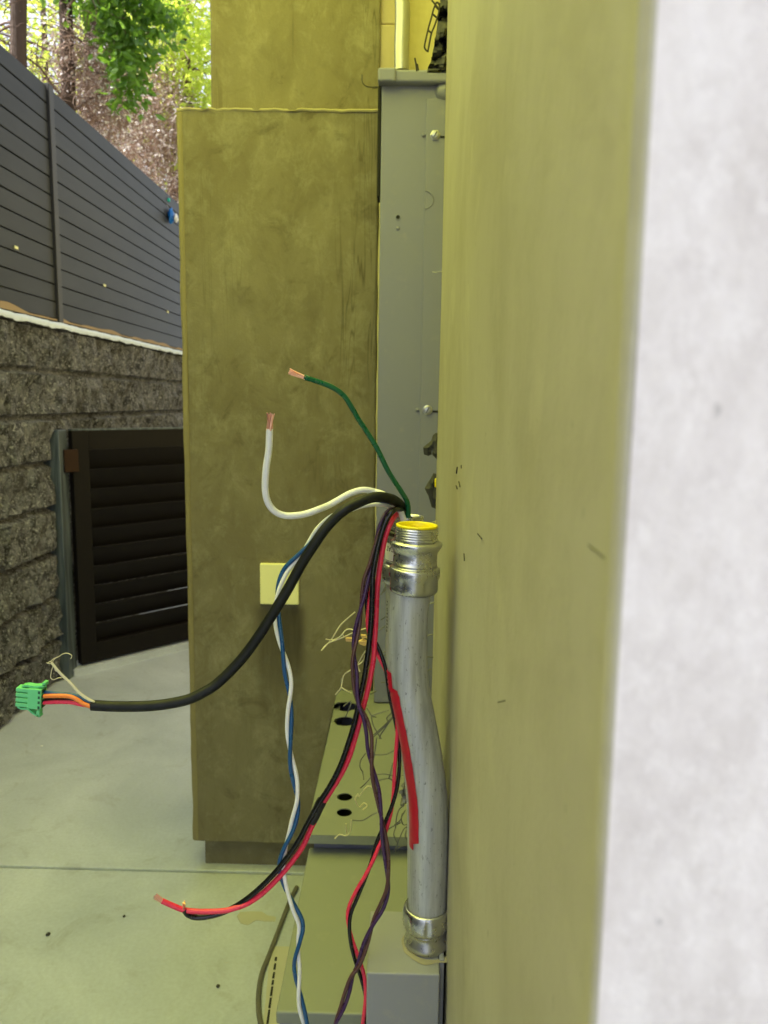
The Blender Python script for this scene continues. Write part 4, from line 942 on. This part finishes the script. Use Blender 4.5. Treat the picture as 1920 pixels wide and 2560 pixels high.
def tree(label, px, Y, rt, z1, lean, seed, nb, Lb, tw=None, lf=None, name='bare_tree', clusters=None, ztw=2.6):
    P_ = trunk_path(px, Y, z1, lean, seed); t_ = thing(name, label, 'tree', P_[0], 'trees beyond the fence')
    b = MB(); b.tube(P_, [rt*(1-.5*i/16)*(1+.12*noise.noise(V(i*.9, seed, 0))) for i in range(17)], 12, False)
    c = MB() if tw else b
    ends = branches(c, P_, nb, Lb, rt*.07+.005, seed+1, 1.9) if nb else []
    b.build('trunk', M['bark'], t_)
    src = (clusters or ends)
    if tw: twigs(c, src, *tw[:3], seed+2, tw[3]); c.build('crown', tw[4], t_)
    if lf: b = MB(); leaves(b, src, *lf[:2], seed+3, lf[2]); b.build('crown', lf[3], t_)
    return t_
tree('thick brown trunk at the far left above the fence', 38, 4.6, .058, 5.5, .02, 11, 26, .7, (2600, .17, .0026, .2, M['twigd']))
tree('thick brown bare tree trunk right of the leftmost one', 168, 5.2, .055, 6.0, .0, 23, 60, .9, (5200, .17, .0026, .15, M['twigd']))
tree('leaning brown trunk half hidden behind dead brush', 206, 6.2, .07, 5.0, .03, 31, 20, .8, (900, .2, .003, .15, M['twig']))
tree('slim pale trunk rising beside the olive pilaster', 424, 8.0, .07, 6.5, .0, 47, 30, 1.0, (1200, .25, .004, .2, M['twigp']))
def brush(label, cl, n, L, r, mat, seed):
    pts = [p for c in cl for p in c]; t_ = thing('dead_brush', label, 'shrub', pts[0], 'dead brush heaps beyond the fence')
    b = MB(); twigs(b, pts, n, L, r, seed, .05, 4); b.build('stems', mat, t_)
    b = MB(); leaves(b, pts, int(n*1.3), .030, seed+5, .12, .0); b.build('dry_leaves', M['fleck'], t_)  # pale flecks stand in for sun glinting on the twigs
brush('pale pinkish dead brush lit by the sun above the middle of the fence', [ell(245, 215, 5.4, .15, .25, .28, 200, 1), ell(190, 150, 5.2, .10, .15, .2, 60, 2), ell(285, 290, 5.6, .15, .25, .2, 100, 3)], 1300, .13, .0032, M['twig'], 61)
brush('dense brown dead brush between the fence end and the pilaster', [ell(350, 330, 7.2, .42, .4, .42, 300, 4), ell(415, 250, 7.4, .22, .3, .40, 120, 5), ell(410, 420, 7.6, .3, .3, .4, 150, 6)], 2600, .24, .0038, M['twig'], 62)
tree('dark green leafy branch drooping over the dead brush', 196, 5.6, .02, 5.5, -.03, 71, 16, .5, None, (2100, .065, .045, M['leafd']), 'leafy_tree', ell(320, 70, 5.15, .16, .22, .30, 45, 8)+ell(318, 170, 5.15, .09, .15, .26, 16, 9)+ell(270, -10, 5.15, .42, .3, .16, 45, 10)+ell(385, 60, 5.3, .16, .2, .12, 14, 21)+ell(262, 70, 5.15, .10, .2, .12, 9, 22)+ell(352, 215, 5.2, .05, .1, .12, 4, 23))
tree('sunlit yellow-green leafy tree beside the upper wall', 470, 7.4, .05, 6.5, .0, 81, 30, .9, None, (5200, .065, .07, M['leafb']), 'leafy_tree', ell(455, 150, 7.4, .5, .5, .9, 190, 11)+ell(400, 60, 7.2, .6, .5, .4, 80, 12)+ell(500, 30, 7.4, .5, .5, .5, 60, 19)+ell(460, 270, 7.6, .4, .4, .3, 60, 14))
tree('bright leafy tree seen between the two thick trunks', 110, 9.5, .06, 6.0, 0., 91, 20, 1.2, None, (2600, .09, .10, M['leafb']), 'leafy_tree', ell(100, 130, 9.5, 1.3, .8, 1.3, 300, 13)+ell(60, 20, 9.5, 1.2, .8, .9, 100, 16))
tree('distant leafy tree behind the dead brush', 320, 12.0, .10, 7.5, 0., 97, 30, 1.6, None, (3000, .11, .12, M['leafb']), 'leafy_tree', ell(320, 330, 12, 1.7, 1.0, 1.6, 420, 15)+ell(250, 60, 12.5, 1.7, 1., 1.1, 130, 18))
b = MB(); pts = [V(random.uniform(-7, -1.2), random.uniform(13.5, 15), random.uniform(1.6, 2.6)) for i in range(500)]
leaves(b, pts, 1500, .2, 5, .15); tag(b.build('hedge', M['leafb']), 'low leafy hedge closing the view behind the trees', 'hedge')

# ---------------------------------------------------------------- yellow-green shade cloth overhead
cp = thing('shade_canopy', 'yellow-green translucent shade cloth stretched above the recess', 'canopy', (-.6, 1.1, 2.9))
b = MB(); nx, ny_ = 20, 24; vs = []
CX0, CX1, CY0, CY1 = -1.60, .22, -.16, 2.165
for i in range(nx+1):
    for j in range(ny_+1):
        x = CX0+(CX1-CX0)*i/nx; y = CY0+(CY1-CY0)*j/ny_
        vs.append((x, y, 2.60+.60*(i/nx)-.05*math.sin(math.pi*i/nx)*math.sin(math.pi*j/ny_)))
b.add(vs, [(i*(ny_+1)+j, (i+1)*(ny_+1)+j, (i+1)*(ny_+1)+j+1, i*(ny_+1)+j+1) for i in range(nx) for j in range(ny_)], True); b.build('cloth', M['canopy'], cp)
b = MB()
for y in (CY0, CY1): b.tube([V(CX0, y, 2.585), V(CX1, y, 3.185)], .012, 8)
b.tube([V(CX0, CY0, 2.585), V(CX0, CY1, 2.585)], .012, 8); b.build('frame', M['spost'], cp)
